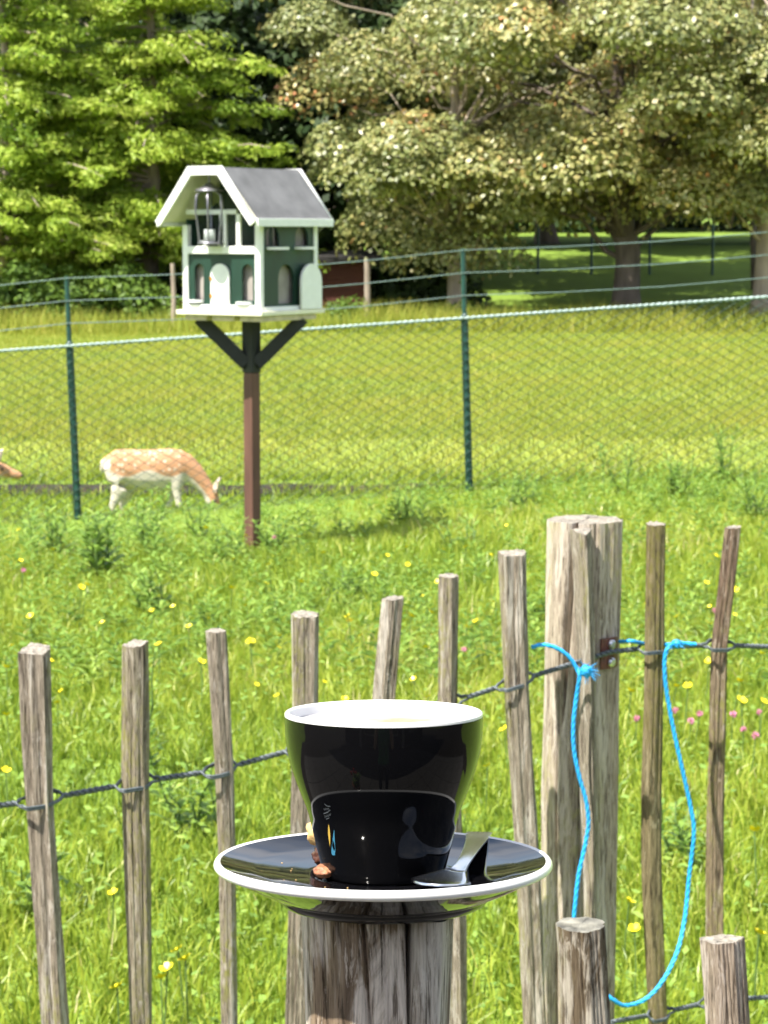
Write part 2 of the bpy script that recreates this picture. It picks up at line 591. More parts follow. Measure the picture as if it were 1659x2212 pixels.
# foam with the tan of the coffee showing in it
fm, fn, fb, fo = new_mat('milk_foam')
tc = fn.nodes.new('ShaderNodeTexCoord')
mp = fn.nodes.new('ShaderNodeMapping')
mp.inputs['Location'].default_value = (-0.22, -0.12, 0)
mp.inputs['Scale'].default_value = (24, 36, 1)
fn.links.new(tc.outputs['Object'], mp.inputs[0])
nz = fn.nodes.new('ShaderNodeTexNoise')
nz.inputs['Scale'].default_value = 90
nz.inputs['Detail'].default_value = 3
fn.links.new(tc.outputs['Object'], nz.inputs['Vector'])
vl = fn.nodes.new('ShaderNodeVectorMath')
vl.operation = 'LENGTH'
fn.links.new(mp.outputs[0], vl.inputs[0])
ad = fn.nodes.new('ShaderNodeMath')
ad.operation = 'MULTIPLY_ADD'
fn.links.new(nz.outputs['Fac'], ad.inputs[0])
ad.inputs[1].default_value = 0.9
fn.links.new(vl.outputs['Value'], ad.inputs[2])
fac = ramp(fn, ad.outputs[0], [(0.62, (1, 1, 1)), (0.98, (0, 0, 0))])
c = mixc(fn, fac, (0.36, 0.35, 0.36), (0.33, 0.24, 0.135))
fn.links.new(c, fb.inputs['Base Color'])
fb.inputs['Roughness'].default_value = 0.35
M['foam'] = fm

# deer coat: fawn above, white below, rows of pale spots
def coat_mat(name, belly_z, soft):
    m, n, b, out = new_mat(name)
    tc = n.nodes.new('ShaderNodeTexCoord')
    sp = n.nodes.new('ShaderNodeSeparateXYZ')
    n.links.new(tc.outputs['Object'], sp.inputs[0])
    at = n.nodes.new('ShaderNodeAttribute')
    at.attribute_name = 'rnd'
    vo = n.nodes.new('ShaderNodeTexVoronoi')
    vo.inputs['Scale'].default_value = 30
    vo.inputs['Randomness'].default_value = 0.75
    n.links.new(tc.outputs['Object'], vo.inputs['Vector'])
    spots = ramp(n, vo.outputs['Distance'], [(0.18, (0.85, 0.85, 0.85)), (0.38, (0, 0, 0))])
    nz = n.nodes.new('ShaderNodeTexNoise')
    nz.inputs['Scale'].default_value = 60
    n.links.new(tc.outputs['Object'], nz.inputs['Vector'])
    tan = mixc(n, nz.outputs['Fac'], (0.39, 0.195, 0.10), (0.49, 0.285, 0.165))
    # 'rnd' is 0 white parts, 0.5 plain fawn, 1 spotted fawn
    c = mixc(n, ramp(n, at.outputs['Fac'], [(0.15, (0, 0, 0)), (0.42, (1, 1, 1))]), (0.55, 0.50, 0.42), tan)
    mm = n.nodes.new('ShaderNodeMath')
    mm.operation = 'MULTIPLY'
    n.links.new(spots, mm.inputs[0])
    n.links.new(ramp(n, at.outputs['Fac'], [(0.6, (0, 0, 0)), (0.85, (1, 1, 1))]), mm.inputs[1])
    c = mixc(n, mm.outputs[0], c, (0.62, 0.52, 0.42))
    n.links.new(c, b.inputs['Base Color'])
    b.inputs['Roughness'].default_value = 0.85
    b.inputs['Specular IOR Level'].default_value = 0.15
    return m
M['coat'] = coat_mat('deer_coat', 0, 0)
M['eye'] = plain('deer_eye', (0.01, 0.008, 0.006), 0.15)
M['nose'] = plain('deer_nose', (0.05, 0.04, 0.04), 0.5)
M['ear'] = plain('ear_hair', (0.62, 0.50, 0.42), 0.85)


# ------------------------------------------------------------------ terrain
def sst(a, b, x):
    t = np.clip((x - a) / (b - a), 0, 1)
    return t * t * (3 - 2 * t)


def zt(x, y):
    x = np.asarray(x, dtype=np.float64)
    y = np.asarray(y, dtype=np.float64)
    zf = np.clip(-0.19 + 0.072 * (x + 2.1), -0.26, 0.09)
    z = 0.02 * np.sin(x * 0.9 + y * 0.35) + 0.015 * np.sin(y * 1.1 - x * 0.4)
    near = z * (1 - sst(12.0, 15.6, y)) + zf * sst(12.0, 15.6, y)
    bed = -0.43 + 0.15 * sst(17.6, 18.3, y)
    near = near + (bed - zf) * sst(16.3, 17.3, y)
    bank = -0.20 + 0.20 * sst(18.6, 20.2, y)
    k = sst(18.44, 18.56, y)
    out = np.where(y < 18.0, near, bed * (1 - k) + bank * k)
    far = 0.03 * np.sin(x * 0.25 + 1) * sst(21, 28, y)
    rise = np.where(y > 46, (np.minimum(y, 64) - 46) * 0.075 + np.maximum(0, y - 64) * 0.03, 0)
    out = out + far + rise * sst(46, 50, y)
    return out


ys = np.concatenate([np.linspace(-30, 2, 10), np.linspace(2.6, 15.5, 60), np.linspace(15.7, 20.4, 60), np.linspace(20.9, 70, 70), np.array([80, 100, 140, 200, 320, 600, 1200])])
xs = np.concatenate([np.array([-900, -400, -150, -70, -40]), np.linspace(-25, 25, 140), np.array([40, 70, 150, 400, 900])])
X, Y = np.meshgrid(xs, ys)
Z = zt(X, Y)
Z = np.where(Y < 2.3, -0.03, Z)
V = np.stack([X, Y, Z], -1).reshape(-1, 3)
nx, ny = len(xs), len(ys)
ii = (np.arange(ny - 1)[:, None] * nx + np.arange(nx - 1)[None, :]).ravel()
Fq = np.stack([ii, ii + 1, ii + nx + 1, ii + nx], -1)
g = link_mesh('ground', np_mesh('ground', V, Fq, True), M['turf'])
tag(g, 'green turf of the meadow and the field behind it', 'ground', kind='structure')

# ditch: water and the dark cut bank
mb = MB()
mb.add([(-40, 18.22, -0.268), (40, 18.22, -0.268), (40, 18.56, -0.268), (-40, 18.56, -0.268)], [(0, 1, 2, 3)])
tag(mb.build('ditch_water', M['water']), 'dark still water in the ditch beyond the wire fence', 'water', kind='structure')
mb = MB()
vs, fs = [], []
N = 240
for i in range(N + 1):
    x = -12 + 24 * i / N
    j = 0.035 * noise.noise(Vector((x * 3, 0, 0)))
    j2 = 0.05 * noise.noise(Vector((x * 2, 5, 0)))
    vs += [(x, 18.38 + j, -0.30), (x, 18.41 + j * 1.3, -0.26), (x, 18.45 + j2, -0.222 + 0.6 * j2), (x, 18.75, -0.225)]
for i in range(N):
    for k in range(3):
        a = i * 4 + k
        fs.append((a, a + 4, a + 5, a + 1))
mb.add(vs, fs, 0, True)
tag(mb.build('ditch_bank', M['soil']), 'dark bare soil bank along the far side of the ditch', 'bank', kind='structure')

# terrace on the near side: square grey pavers (mirrored in the cup)
M['paver'] = plain('grey_paver', (0.085, 0.078, 0.07), 0.85, vary=0.18, scale=14, bump=0.003)
tr = MB().box((0, -4.4, -0.008), (22, 15.0, 0.03)).build('terrace', M['soil'])
tag(tr, 'paved terrace on the near side of the fence', 'terrace', kind='structure')
pm = MB().box((0, 0, 0), (0.588, 0.588, 0.04))
p0 = pm.build('paver', M['paver'], tr)
p0.location = (-3.9, 2.2, 0.012)
for i in range(14):
    for j in range(12):
        if i == 0 and j == 0: continue
        p = p0.copy()
        COL.objects.link(p)
        p.location = (-3.9 + 0.6 * i, 2.2 - 0.6 * j, 0.012 + 0.002 * ((i * 7 + j * 3) % 3))

# ------------------------------------------------------------------ grass blades
rng = np.random.default_rng(3)


def patch(x, y, s):
    return (np.sin(x * 1.7 * s + 1.3 * np.sin(y * 0.9 * s)) + np.sin(y * 1.3 * s + x * 0.7 * s + 2) + np.sin(x * 4.1 * s - y * 2.3 * s) * 0.6 + np.sin(y * 5.3 * s + x * 1.9 * s) * 0.5) / 3.1


def blades(name, y0, y1, dens, hmin, hmax, wdt, mat, side=0.25, seg=2, skip_ditch=True, bias=0.0, hfun=None, clump=0.0):
    """blades standing on the terrain inside the part of the ground in view, with a margin"""
    area_n = 0
    bands = np.linspace(y0, y1, 14)
    px_, py_ = [], []
    for a, b in zip(bands[:-1], bands[1:]):
        hw = 0.166 * b * (1 + side) + 0.25
        d = dens(0.5 * (a + b)) if callable(dens) else dens
        n = int((b - a) * 2 * hw * d)
        px_.append(rng.uniform(-hw, hw, n))
        py_.append(rng.uniform(a, b, n))
    x = np.concatenate(px_)
    y = np.concatenate(py_)
    if skip_ditch:
        k = (y < 18.24) | (y > 18.47) | ((x > -0.9) & (rng.uniform(0, 1, len(x)) < 0.7))
        x, y = x[k], y[k]
    if clump > 0:
        x = x + rng.normal(0, 0.01, len(x))
        cx = np.round(x / clump + 0.3 * np.sin(y * 7)) * clump
        cy = np.round(y / clump + 0.3 * np.sin(x * 9)) * clump
        k = rng.uniform(0, 1, len(x)) < 0.45
        x = np.where(k, x + (cx - x) * 0.6, x)
        y = np.where(k, y + (cy - y) * 0.6, y)
    n = len(x)
    z = zt(x, y) - 0.01
    pt = patch(x, y, 1.0)
    h = rng.uniform(hmin, hmax, n) * (1 + 0.35 * pt)
    if hfun is not None:
        h = h * hfun(x, y)
    ang = rng.uniform(0, 2 * PI, n)
    lean = rng.uniform(0.1, 0.75, n) * h
    la = rng.uniform(0, 2 * PI, n)
    wd = wdt * rng.uniform(0.6, 1.4, n)
    dx, dy = np.cos(ang) * wd / 2, np.sin(ang) * wd / 2
    lx, ly = np.cos(la) * lean, np.sin(la) * lean
    r = np.clip(0.48 + 0.22 * pt + bias + rng.normal(0, 0.17, n), 0, 1)
    base = np.stack([x, y, z], -1)
    v0 = base + np.stack([-dx, -dy, 0 * x], -1)
    v1 = base + np.stack([dx, dy, 0 * x], -1)
    if seg == 2:
        mid = base + np.stack([lx * 0.35, ly * 0.35, h * 0.6], -1)
        v2 = mid + np.stack([dx * 0.8, dy * 0.8, 0 * x], -1)
        v3 = mid + np.stack([-dx * 0.8, -dy * 0.8, 0 * x], -1)
        tip = base + np.stack([lx, ly, h * (1 - 0.25 * (lean / h))], -1)
        V = np.stack([v0, v1, v2, v3, tip], 1).reshape(-1, 3)
        o = np.arange(n) * 5
        Fc = np.concatenate([np.stack([o, o + 1, o + 2], -1), np.stack([o, o + 2, o + 3], -1), np.stack([o + 3, o + 2, o + 4], -1)])
        at = np.repeat(r, 5)
    else:
        tip = base + np.stack([lx, ly, h], -1)
        V = np.stack([v0, v1, tip], 1).reshape(-1, 3)
        o = np.arange(n) * 3
        Fc = np.stack([o, o + 1, o + 2], -1)
        at = np.repeat(r, 3)
    return link_mesh(name, np_mesh(name, V, Fc, False, at), mat)


bank_g = blades('bank_grass', 17.2, 18.75, 1500, 0.05, 0.17, 0.009, M['grass'], bias=0.0)
tag(bank_g, 'rough green grass growing in the shallow ditch and on its far bank', 'grass', kind='stuff')
g1 = blades('meadow_grass', 4.0, 18.45, lambda d: 5200 * min(1.0, (7.5 / d)) ** 1.3 + 300, 0.045, 0.125, 0.0056, M['grass'], clump=0.16,
            hfun=lambda x, y: 1 - 0.66 * sst(12.8, 15.0, y) * (1 - 0.5 * sst(-0.6, 0.8, x)))
tag(g1, 'lush green meadow grass between the paling fence and the ditch', 'grass', kind='stuff')
g4 = blades('rough_grass', 9.0, 16.2, lambda d: 240, 0.08, 0.20, 0.007, M['grass'], clump=0.45, bias=0.08,
            hfun=lambda x, y: np.clip(0.75 + 0.9 * patch(x, y, 0.8), 0.15, 1.6) * (1 - 0.45 * sst(14.0, 15.5, y) * sst(0.6, -0.4, x)))
tag(g4, 'taller rough grass and seed stalks in patches towards the wire fence', 'grass', kind='stuff')
g2 = blades('field_grass', 18.6, 44.5, lambda d: 1300 * (20 / d) ** 1.2, 0.03, 0.10, 0.013, M['field'], side=0.25, seg=1)
tag(g2, 'yellow green grass of the field behind the wire fence', 'grass', kind='stuff')
g3 = blades('tall_grass', 40.5, 45.5, 260, 0.18, 0.5, 0.02, M['field'], seg=1, bias=0.05)
tag(g3, 'taller pale grass along the far edge of the field', 'grass', kind='stuff')

# broad low leaves in the meadow (clover and dock rosettes)
n = 12000
yy = 4.2 + (16.0 - 4.2) * rng.uniform(0, 1, n) ** 1.0
xx = rng.uniform(-1, 1, n) * (0.166 * yy * 1.25 + 0.25)
pt = patch(xx, yy, 1.6)
k = rng.uniform(-1, 1, n) < pt + 0.35
xx, yy, pt = xx[k], yy[k], pt[k]
n = len(xx)
zz = zt(xx, yy) + rng.uniform(0.02, 0.11, n)
sz = rng.uniform(0.007, 0.019, n)
an = rng.uniform(0, 2 * PI, n)
tl = rng.uniform(-0.5, 0.5, n)
ax = np.stack([np.cos(an), np.sin(an), tl], -1) * sz[:, None]
bx_ = np.stack([-np.sin(an), np.cos(an), rng.uniform(-0.5, 0.5, n)], -1) * sz[:, None] * 0.6
c0 = np.stack([xx, yy, zz], -1)
V = np.stack([c0 - ax, c0 + bx_, c0 + ax, c0 - bx_], 1).reshape(-1, 3)
o = np.arange(n) * 4
Fc = np.stack([o, o + 1, o + 2, o + 3], -1)
lo = link_mesh('ground_cover', np_mesh('ground_cover', V, Fc, False, np.repeat(np.clip(rng.normal(0.55, 0.25, n), 0, 1), 4)), M['weed'])
tag(lo, 'small round clover leaves scattered low in the meadow', 'ground cover', kind='stuff')


# ------------------------------------------------------------------ trees
def leaf_cloud(centres, outs, n_per, rad, ll, lw, rng, updown=0.6, shell=0.55, spread=0.6, droop=0.3, tint=None, align=False):
    """leaves around clump centres: (V, F, rnd)"""
    centres = np.asarray(centres)
    outs = np.asarray(outs)
    m = len(centres)
    ci = np.repeat(np.arange(m), n_per)
    n = len(ci)
    u = rng.normal(0, 1, (n, 3))
    u /= np.linalg.norm(u, axis=1, keepdims=True)
    u[:, 2] = np.where(rng.uniform(0, 1, n) < updown, np.abs(u[:, 2]), u[:, 2])
    rr = np.where(rng.uniform(0, 1, n) < shell, rng.uniform(0.8, 1.05, n), rng.uniform(0.2, 1.0, n))[:, None]
    o = outs[ci]
    oh = o * np.array([1, 1, 0.0])
    oh /= np.linalg.norm(oh, axis=1, keepdims=True) + 1e-6
    side = np.stack([-oh[:, 1], oh[:, 0], 0 * oh[:, 0]], -1)
    up = np.array([0, 0, 1.0])[None, :]
    sc_ = rng.uniform(0.7, 1.25, m)[ci][:, None]
    loc = (oh * u[:, 0:1] * rad[0] + side * u[:, 1:2] * rad[1] + up * u[:, 2:3] * rad[2]) * rr * sc_
    if droop:
        loc[:, 2] -= droop * (np.linalg.norm(loc[:, :2], axis=1) ** 2) / max(rad[0], 0.1)
    p = centres[ci] + loc
    nrm = oh * u[:, 0:1] + side * u[:, 1:2] + up * (u[:, 2:3] + 0.35) + rng.normal(0, spread, (n, 3))
    nrm /= np.linalg.norm(nrm, axis=1, keepdims=True)
    l = rng.normal(0, 1, (n, 3)) + np.array([0, 0, -0.5])
    if align:
        l = oh * 1.2 + rng.normal(0, 0.7, (n, 3))
    l -= nrm * np.sum(l * nrm, 1, keepdims=True)
    l /= np.linalg.norm(l, axis=1, keepdims=True) + 1e-6
    s = np.cross(nrm, l)
    L = (ll * rng.uniform(0.65, 1.3, n))[:, None]
    Wd = (lw * rng.uniform(0.65, 1.3, n))[:, None]
    V = np.stack([p - l * L * 0.5, p + s * Wd * 0.5 - nrm * Wd * 0.12, p + l * L * 0.5 - nrm * L * 0.1, p - s * Wd * 0.5 - nrm * Wd * 0.12], 1).reshape(-1, 3)
    q = np.arange(n) * 4
    Fc = np.stack([q, q + 1, q + 2, q + 3], -1)
    ct = rng.normal(0, 0.13, m)[ci] if tint is None else np.asarray(tint)[ci]
    r = np.clip(0.45 + ct + rng.normal(0, 0.17, n), 0, 1)
    return V, Fc, np.repeat(r, 4)


def wob(a, b, n, amp, rng):
    a, b = Vector(a), Vector(b)
    out = []
    for i in range(n + 1):
        t = i / n
        j = Vector(rng.normal(0, amp, 3)) * math.sin(PI * t)
        out.append(a.lerp(b, t) + j)
    return out


def broad_tree(label, base, h, rad, z0, seed, mat, bark, n_cl, n_lf, ll, lw, trunk_r, cat='tree', group=None, name='maple_tree', crad=(0.75, 0.75, 0.42), ztop=None, tint=0.0, cover=1.0):
    rng = np.random.default_rng(seed)
    root = empty(name, base, 0, label, cat, group)
    top = h
    # clump centres on and inside an uneven ellipsoid
    cs, os_ = [], []
    cz, rz = (z0 + top) / 2, (top - z0) / 2
    for i in range(n_cl):
        u = rng.normal(0, 1, 3)
        u /= np.linalg.norm(u)
        if u[2] > 0.35 and rng.uniform() < 0.55:      # fewer at the very top
            u[2] = -u[2]
        bulge = 1 + 0.22 * noise.noise(Vector((u[0] * 1.6 + seed, u[1] * 1.6, u[2] * 1.6)))
        k = rng.uniform(0.8, 1.05) if rng.uniform() < 0.6 else rng.uniform(0.45, 0.8)
        sq = (1 - abs(u[2]) ** 3.0) ** 0.25 / max(1e-3, math.hypot(u[0], u[1])) * math.hypot(u[0], u[1])
        hx = math.hypot(u[0], u[1])
        prof = (1 - min(0.999, abs(u[2])) ** 2.6) ** 0.5
        c = (u[0] / max(hx, 1e-3) * rad * prof * bulge * k, u[1] / max(hx, 1e-3) * rad * prof * bulge * k, cz + u[2] * rz * bulge)
        if abs(u[2]) > 0.93:
            c = (c[0] * rng.uniform(0.2, 1), c[1] * rng.uniform(0.2, 1), c[2])
        cs.append(c)
        os_.append((c[0], c[1], 0.3 * (c[2] - cz)))
    V, Fc, r = leaf_cloud(cs, os_, n_lf, crad, ll, lw, rng, updown=0.9, shell=0.85, spread=0.5, droop=0.38, tint=rng.normal(tint, 0.13, n_cl))
    me = np_mesh('crown', V, Fc, False, r)
    link_mesh('crown', me, mat, root)
    # trunk and limbs
    tp = wob((0, 0, -0.15), (rng.normal(0, 0.25), rng.normal(0, 0.25), top * 0.8), 9, 0.10, rng)
    mb = MB()
    rr = [trunk_r * (1.35 if i == 0 else 1.0) * (1 - 0.85 * (i / 9) ** 1.1) for i in range(10)]
    mb.tube(tp, rr, 12)
    mb.build('trunk', bark, root)
    mb = MB()
    order = rng.permutation(len(cs))[:46]
    for i in order:
        c = Vector(cs[i])
        t = min(0.95, max(0.18, (c.z / (top * 0.8)) - 0.05 - 0.05 * c.xy.length))
        a = tp[int(t * 9)].lerp(tp[min(9, int(t * 9) + 1)], t * 9 - int(t * 9))
        q = wob(a, c, 5, 0.14, rng)
        q[2].z += 0.25
        r0 = trunk_r * 0.28 * (1 - 0.6 * t)
        mb.tube(q, [r0 * (1 - 0.85 * k / 5) for k in range(6)], 5, caps=False)
    mb.build('limbs', bark, root)
    return root


def feather_tree(label, base, h, lmax, seed, n_limb=80, name='larch_tree', z0=0.9):
    rng = np.random.default_rng(seed)
    root = empty(name, base, 0, label, 'tree', 'feathery light green trees beyond the field')
    tp = wob((0, 0, -0.15), (rng.normal(0, 0.2), 0, h), 10, 0.06, rng)
    mb = MB()
    mb.tube(tp, [0.17 * (1 - 0.93 * i / 10) for i in range(11)], 10)
    mb.build('trunk', M['bark_pale'], root)
    cs, os_, tn = [], [], []
    mb = MB()
    for i in range(n_limb):
        t = (i + rng.uniform(0, 1)) / n_limb
        z = z0 + 0.3 + (h - z0 - 0.5) * t ** 1.25
        az = rng.uniform(0, 2 * PI) if i % 3 else rng.uniform(PI, 2 * PI)
        L = lmax * (1 - (z / h)) ** 0.65 * rng.uniform(0.65, 1.12)
        d = Vector((math.cos(az), math.sin(az), 0))
        a = Vector((0, 0, z))
        q = []
        slope = rng.uniform(-0.05, 0.42)
        for k in range(7):
            s = k / 6
            q.append(a + d * L * s + Vector((0, 0, L * (slope * s - 0.30 * s * s))) + Vector(rng.normal(0, 0.03, 3)))
        mb.tube(q, [0.035 * (1 - 0.85 * k / 6) + 0.004 for k in range(7)], 5, caps=False)
        tv = rng.normal(0, 0.14)
        m = max(3, int(L / 0.3))
        for k in range(m):
            s = 0.22 + 0.80 * (k + rng.uniform(0, 1)) / m
            b = min(5, int(s * 6))
            c = q[b].lerp(q[b + 1], s * 6 - b)
            sw = rng.normal(0, 0.28) * (0.4 + s)
            c = c + Vector((-d.y, d.x, 0)) * sw + Vector((0, 0, rng.normal(0, 0.05)))
            cs.append(tuple(c))
            os_.append(tuple(d + Vector((-d.y, d.x, 0)) * sw * 0.8))
            tn.append(tv + 0.10 * (s - 0.5))
    mb.build('limbs', M['bark_pale'], root)
    V, Fc, r = leaf_cloud(cs, os_, 95, (0.48, 0.36, 0.15), 0.15, 0.055, rng, updown=0.3, shell=0.2, spread=0.45, droop=0.30, tint=tn, align=True)
    link_mesh('crown', np_mesh('crown', V, Fc, False, r), M['larch'], root)
    return root


def gpos(xpx, D):
    x = px(xpx - 829.5, D)
    return (x, D, float(zt(x, D)))


feather_tree('feathery yellow green tree with layered sprays behind the birdhouse', gpos(330, 47), 9.6, 4.0, 11, 150)
feather_tree('feathery light green tree at the left edge of the picture', gpos(20, 45.5), 9.0, 3.3, 12, 110)
feather_tree('feathery light green tree half hidden at the back between its two neighbours', gpos(190, 51), 9.4, 3.6, 13, 90)

broad_tree('olive maple with a stout grey trunk standing on the shaded lawn', gpos(1352, 45), 8.6, 4.4, 2.35, 21, M['maple'], M['bark'], 54, 1150, 0.12, 0.09, 0.29, crad=(1.12, 1.12, 0.60), group='olive bronze maples beyond the field')
broad_tree('olive maple with slim pale trunk behind the middle fence post', gpos(985, 45.5), 8.4, 3.7, 1.8, 22, M['maple'], M['bark_pale'], 46, 1050, 0.115, 0.085, 0.20, crad=(1.0, 1.0, 0.56), group='olive bronze maples beyond the field', tint=-0.04)
broad_tree('olive maple with its trunk at the right edge of the picture', gpos(1640, 44), 8.2, 3.2, 2.4, 23, M['maple'], M['bark_pale'], 40, 1050, 0.11, 0.085, 0.24, crad=(1.0, 1.0, 0.56), group='olive bronze maples beyond the field', tint=0.06)

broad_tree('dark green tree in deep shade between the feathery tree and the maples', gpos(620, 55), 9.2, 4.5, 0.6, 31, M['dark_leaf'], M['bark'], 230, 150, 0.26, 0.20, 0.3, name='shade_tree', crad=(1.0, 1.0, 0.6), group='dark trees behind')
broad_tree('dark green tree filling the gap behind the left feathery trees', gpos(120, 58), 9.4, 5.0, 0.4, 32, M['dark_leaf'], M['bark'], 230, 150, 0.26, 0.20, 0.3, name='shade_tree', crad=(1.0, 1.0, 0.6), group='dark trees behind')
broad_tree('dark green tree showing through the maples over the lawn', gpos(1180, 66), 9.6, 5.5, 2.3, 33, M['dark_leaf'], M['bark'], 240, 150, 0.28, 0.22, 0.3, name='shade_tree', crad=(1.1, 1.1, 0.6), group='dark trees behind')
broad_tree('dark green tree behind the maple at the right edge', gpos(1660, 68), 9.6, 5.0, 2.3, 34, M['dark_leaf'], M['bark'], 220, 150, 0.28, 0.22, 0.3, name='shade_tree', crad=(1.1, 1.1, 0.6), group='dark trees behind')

broad_tree('high crowned olive maple added behind the stout trunk to shade the lawn', gpos(1342, 51), 9.6, 4.2, 4.3, 35, M['maple'], M['bark'], 70, 420, 0.16, 0.12, 0.10, crad=(1.0, 1.0, 0.5), group='olive bronze maples beyond the field')  # this and the next high crowns are added for their shade on the lawn
broad_tree('high crowned olive maple added behind the right edge of the maples for lawn shade', gpos(1632, 52.5), 9.6, 4.2, 4.5, 36, M['maple'], M['bark'], 70, 420, 0.16, 0.12, 0.10, crad=(1.0, 1.0, 0.5), group='olive bronze maples beyond the field')
broad_tree('high crowned olive maple added back in the gap right of the dovecote for lawn shade', gpos(930, 53), 9.4, 4.0, 4.2, 37, M['maple'], M['bark'], 64, 420, 0.16, 0.12, 0.10, crad=(1.0, 1.0, 0.5), group='olive bronze maples beyond the field', tint=-0.1)

broad_tree('high crowned olive maple added deepest over the lawn to darken it', gpos(1352, 57), 9.8, 4.4, 5.0, 38, M['maple'], M['bark'], 64, 420, 0.16, 0.12, 0.10, crad=(1.0, 1.0, 0.5), group='olive bronze maples beyond the field')  # one more crown added to darken the lawn below


def shrub(label, base, rx, rz, seed, mat, n_cl=40, n_lf=130, ll=0.13, lw=0.08, name='shrub'):
    rng = np.random.default_rng(seed)
    root = empty(name, base, 0, label, 'shrub', None)
    cs, os_ = [], []
    for i in range(n_cl):
        u = rng.normal(0, 1, 3)
        u /= np.linalg.norm(u)
        u[2] = abs(u[2])
        k = rng.uniform(0.6, 1.0)
        cs.append((u[0] * rx * k, u[1] * rx * 0.6 * k, 0.1 + u[2] * rz * k))
        os_.append((u[0], u[1], 0.4))
    V, Fc, r = leaf_cloud(cs, os_, n_lf, (0.38, 0.38, 0.26), ll, lw, rng)
    link_mesh('crown', np_mesh('crown', V, Fc, False, r), mat, root)
    mb = MB()
    for i in range(9):
        mb.tube(wob((rng.normal(0, 0.1), rng.normal(0, 0.1), -0.05), cs[i], 4, 0.05, rng), [0.03, 0.024, 0.018, 0.012, 0.008], 5, caps=False)
    mb.build('stems', M['bark'], root)
    return root


shrub('bright green shrub low at the left under the feathery trees', gpos(70, 43.5), 1.1, 1.15, 41, M['shrub'])
shrub('green shrub low behind the wooden stake left of the birdhouse', gpos(250, 44), 1.3, 0.95, 42, M['shrub'], 46)
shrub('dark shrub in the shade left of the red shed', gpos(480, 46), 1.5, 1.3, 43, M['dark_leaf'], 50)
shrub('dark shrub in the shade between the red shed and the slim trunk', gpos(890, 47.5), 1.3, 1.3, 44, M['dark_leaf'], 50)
shrub('small green shrub at the foot of the red shed', gpos(752, 43.5), 0.32, 0.32, 45, M['shrub'], 12, 90, 0.09, 0.05)
shrub('small green shrub at the foot of the slim pale trunk', gpos(985, 44.0), 0.40, 0.34, 46, M['shrub'], 14, 90, 0.09, 0.05)

# far wood: one mass of dark foliage closing the view
rng2 = np.random.default_rng(50)
cs, os_ = [], []
for i in range(620):
    x = rng2.uniform(-30, 32)
    yv = 76 + rng2.uniform(0, 7) + 0.02 * x * x
    z = float(zt(x, yv)) + rng2.uniform(0.0, 8.2)
    cs.append((x, yv, z))
    os_.append((rng2.normal(0, 0.5), -1, 0.2))
V, Fc, r = leaf_cloud(cs, os_, 130, (1.3, 1.3, 0.8), 0.42, 0.32, rng2)
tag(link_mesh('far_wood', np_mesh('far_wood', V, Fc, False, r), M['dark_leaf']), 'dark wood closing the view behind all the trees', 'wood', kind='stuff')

# ------------------------------------------------------------------ shed, stakes and fence beyond the field
D = 46.5
b0 = gpos(700, D)
shed = empty('shed', b0, 0, 'red brown timber shed in shade beyond the field', 'shed')
pl = MB().box((0, 0, 0), (2.0, 0.03, 0.118))
p0 = pl.build('plank', M['shed'], shed)
p0.location = (-0.1, 0, 0.06)
for i in range(1, 10):
    p = p0.copy()
    COL.objects.link(p)
    p.location = (-0.1, 0.006 * (i % 2), 0.06 + 0.122 * i)
pl = MB().box((0, 0, 0), (0.03, 1.7, 1.2)).build('side_wall', M['shed'], shed)
pl.location = (0.92, 0.87, 0.6)
pl = MB().box((0, 0, 0), (0.03, 1.7, 1.2)).build('side_wall', M['shed'], shed)
pl.location = (-1.12, 0.87, 0.6)
pl = MB().box((0, 0, 0), (2.0, 0.03, 1.2)).build('back_wall', M['shed'], shed)
pl.location = (-0.1, 1.74, 0.6)
MB().box((-0.1, 0.85, 1.28), (2.5, 2.3, 0.07), Matrix.Rotation(0.06, 3, 'X')).build('roof', M['shed_roof'], shed)
pole = MB().tube([(0, 0, -0.1), (0.01, 0, 0.6), (0, 0, 1.25)], [0.065, 0.06, 0.055], 8).build('wooden_pole', M['bark_pale'])
pole.location = gpos(793, 44.2)
tag(pole, 'pale wooden pole standing by the red shed', 'pole')
pole = MB().tube([(0, 0, -0.1), (0.02, 0, 0.6), (0, 0, 1.22)], [0.05, 0.045, 0.04], 8).build('wooden_pole', M['bark_pale'])
pole.location = gpos(375, 42.5)
tag(pole, 'pale wooden stake left of the birdhouse at the far field edge', 'pole')

ff = empty('lawn_fence', gpos(1350, 56), 0, 'thin dark green fence standing across the shaded lawn', 'fence')
for xp in (1040, 1160, 1275, 1400, 1535, 1690):
    q = gpos(xp, 56)
    MB().tube([(0, 0, -0.1), (0, 0, 1.45)], 0.035, 6).build('post', M['g_post'], ff, loc=Vector(q) - ff.location)
for zz in (0.75, 1.35):
    mb = MB()
    q0, q1 = Vector(gpos(1040, 56)) - ff.location, Vector(gpos(1690, 56)) - ff.location
    mb.tube([q0 + Vector((0, 0, zz)), q1 + Vector((0, 0, zz))], 0.008, 5)
    mb.build('wire', M['g_post'], ff)

# ------------------------------------------------------------------ chain link fence
D = 16.0
pts = [(150, 745), (1003, 686)]
a = P(150, 747, D)
b = P(1003, 687, D)
sl = (b.z - a.z) / (b.x - a.x)


def rail_z(x):
    return a.z + (x - a.x) * sl


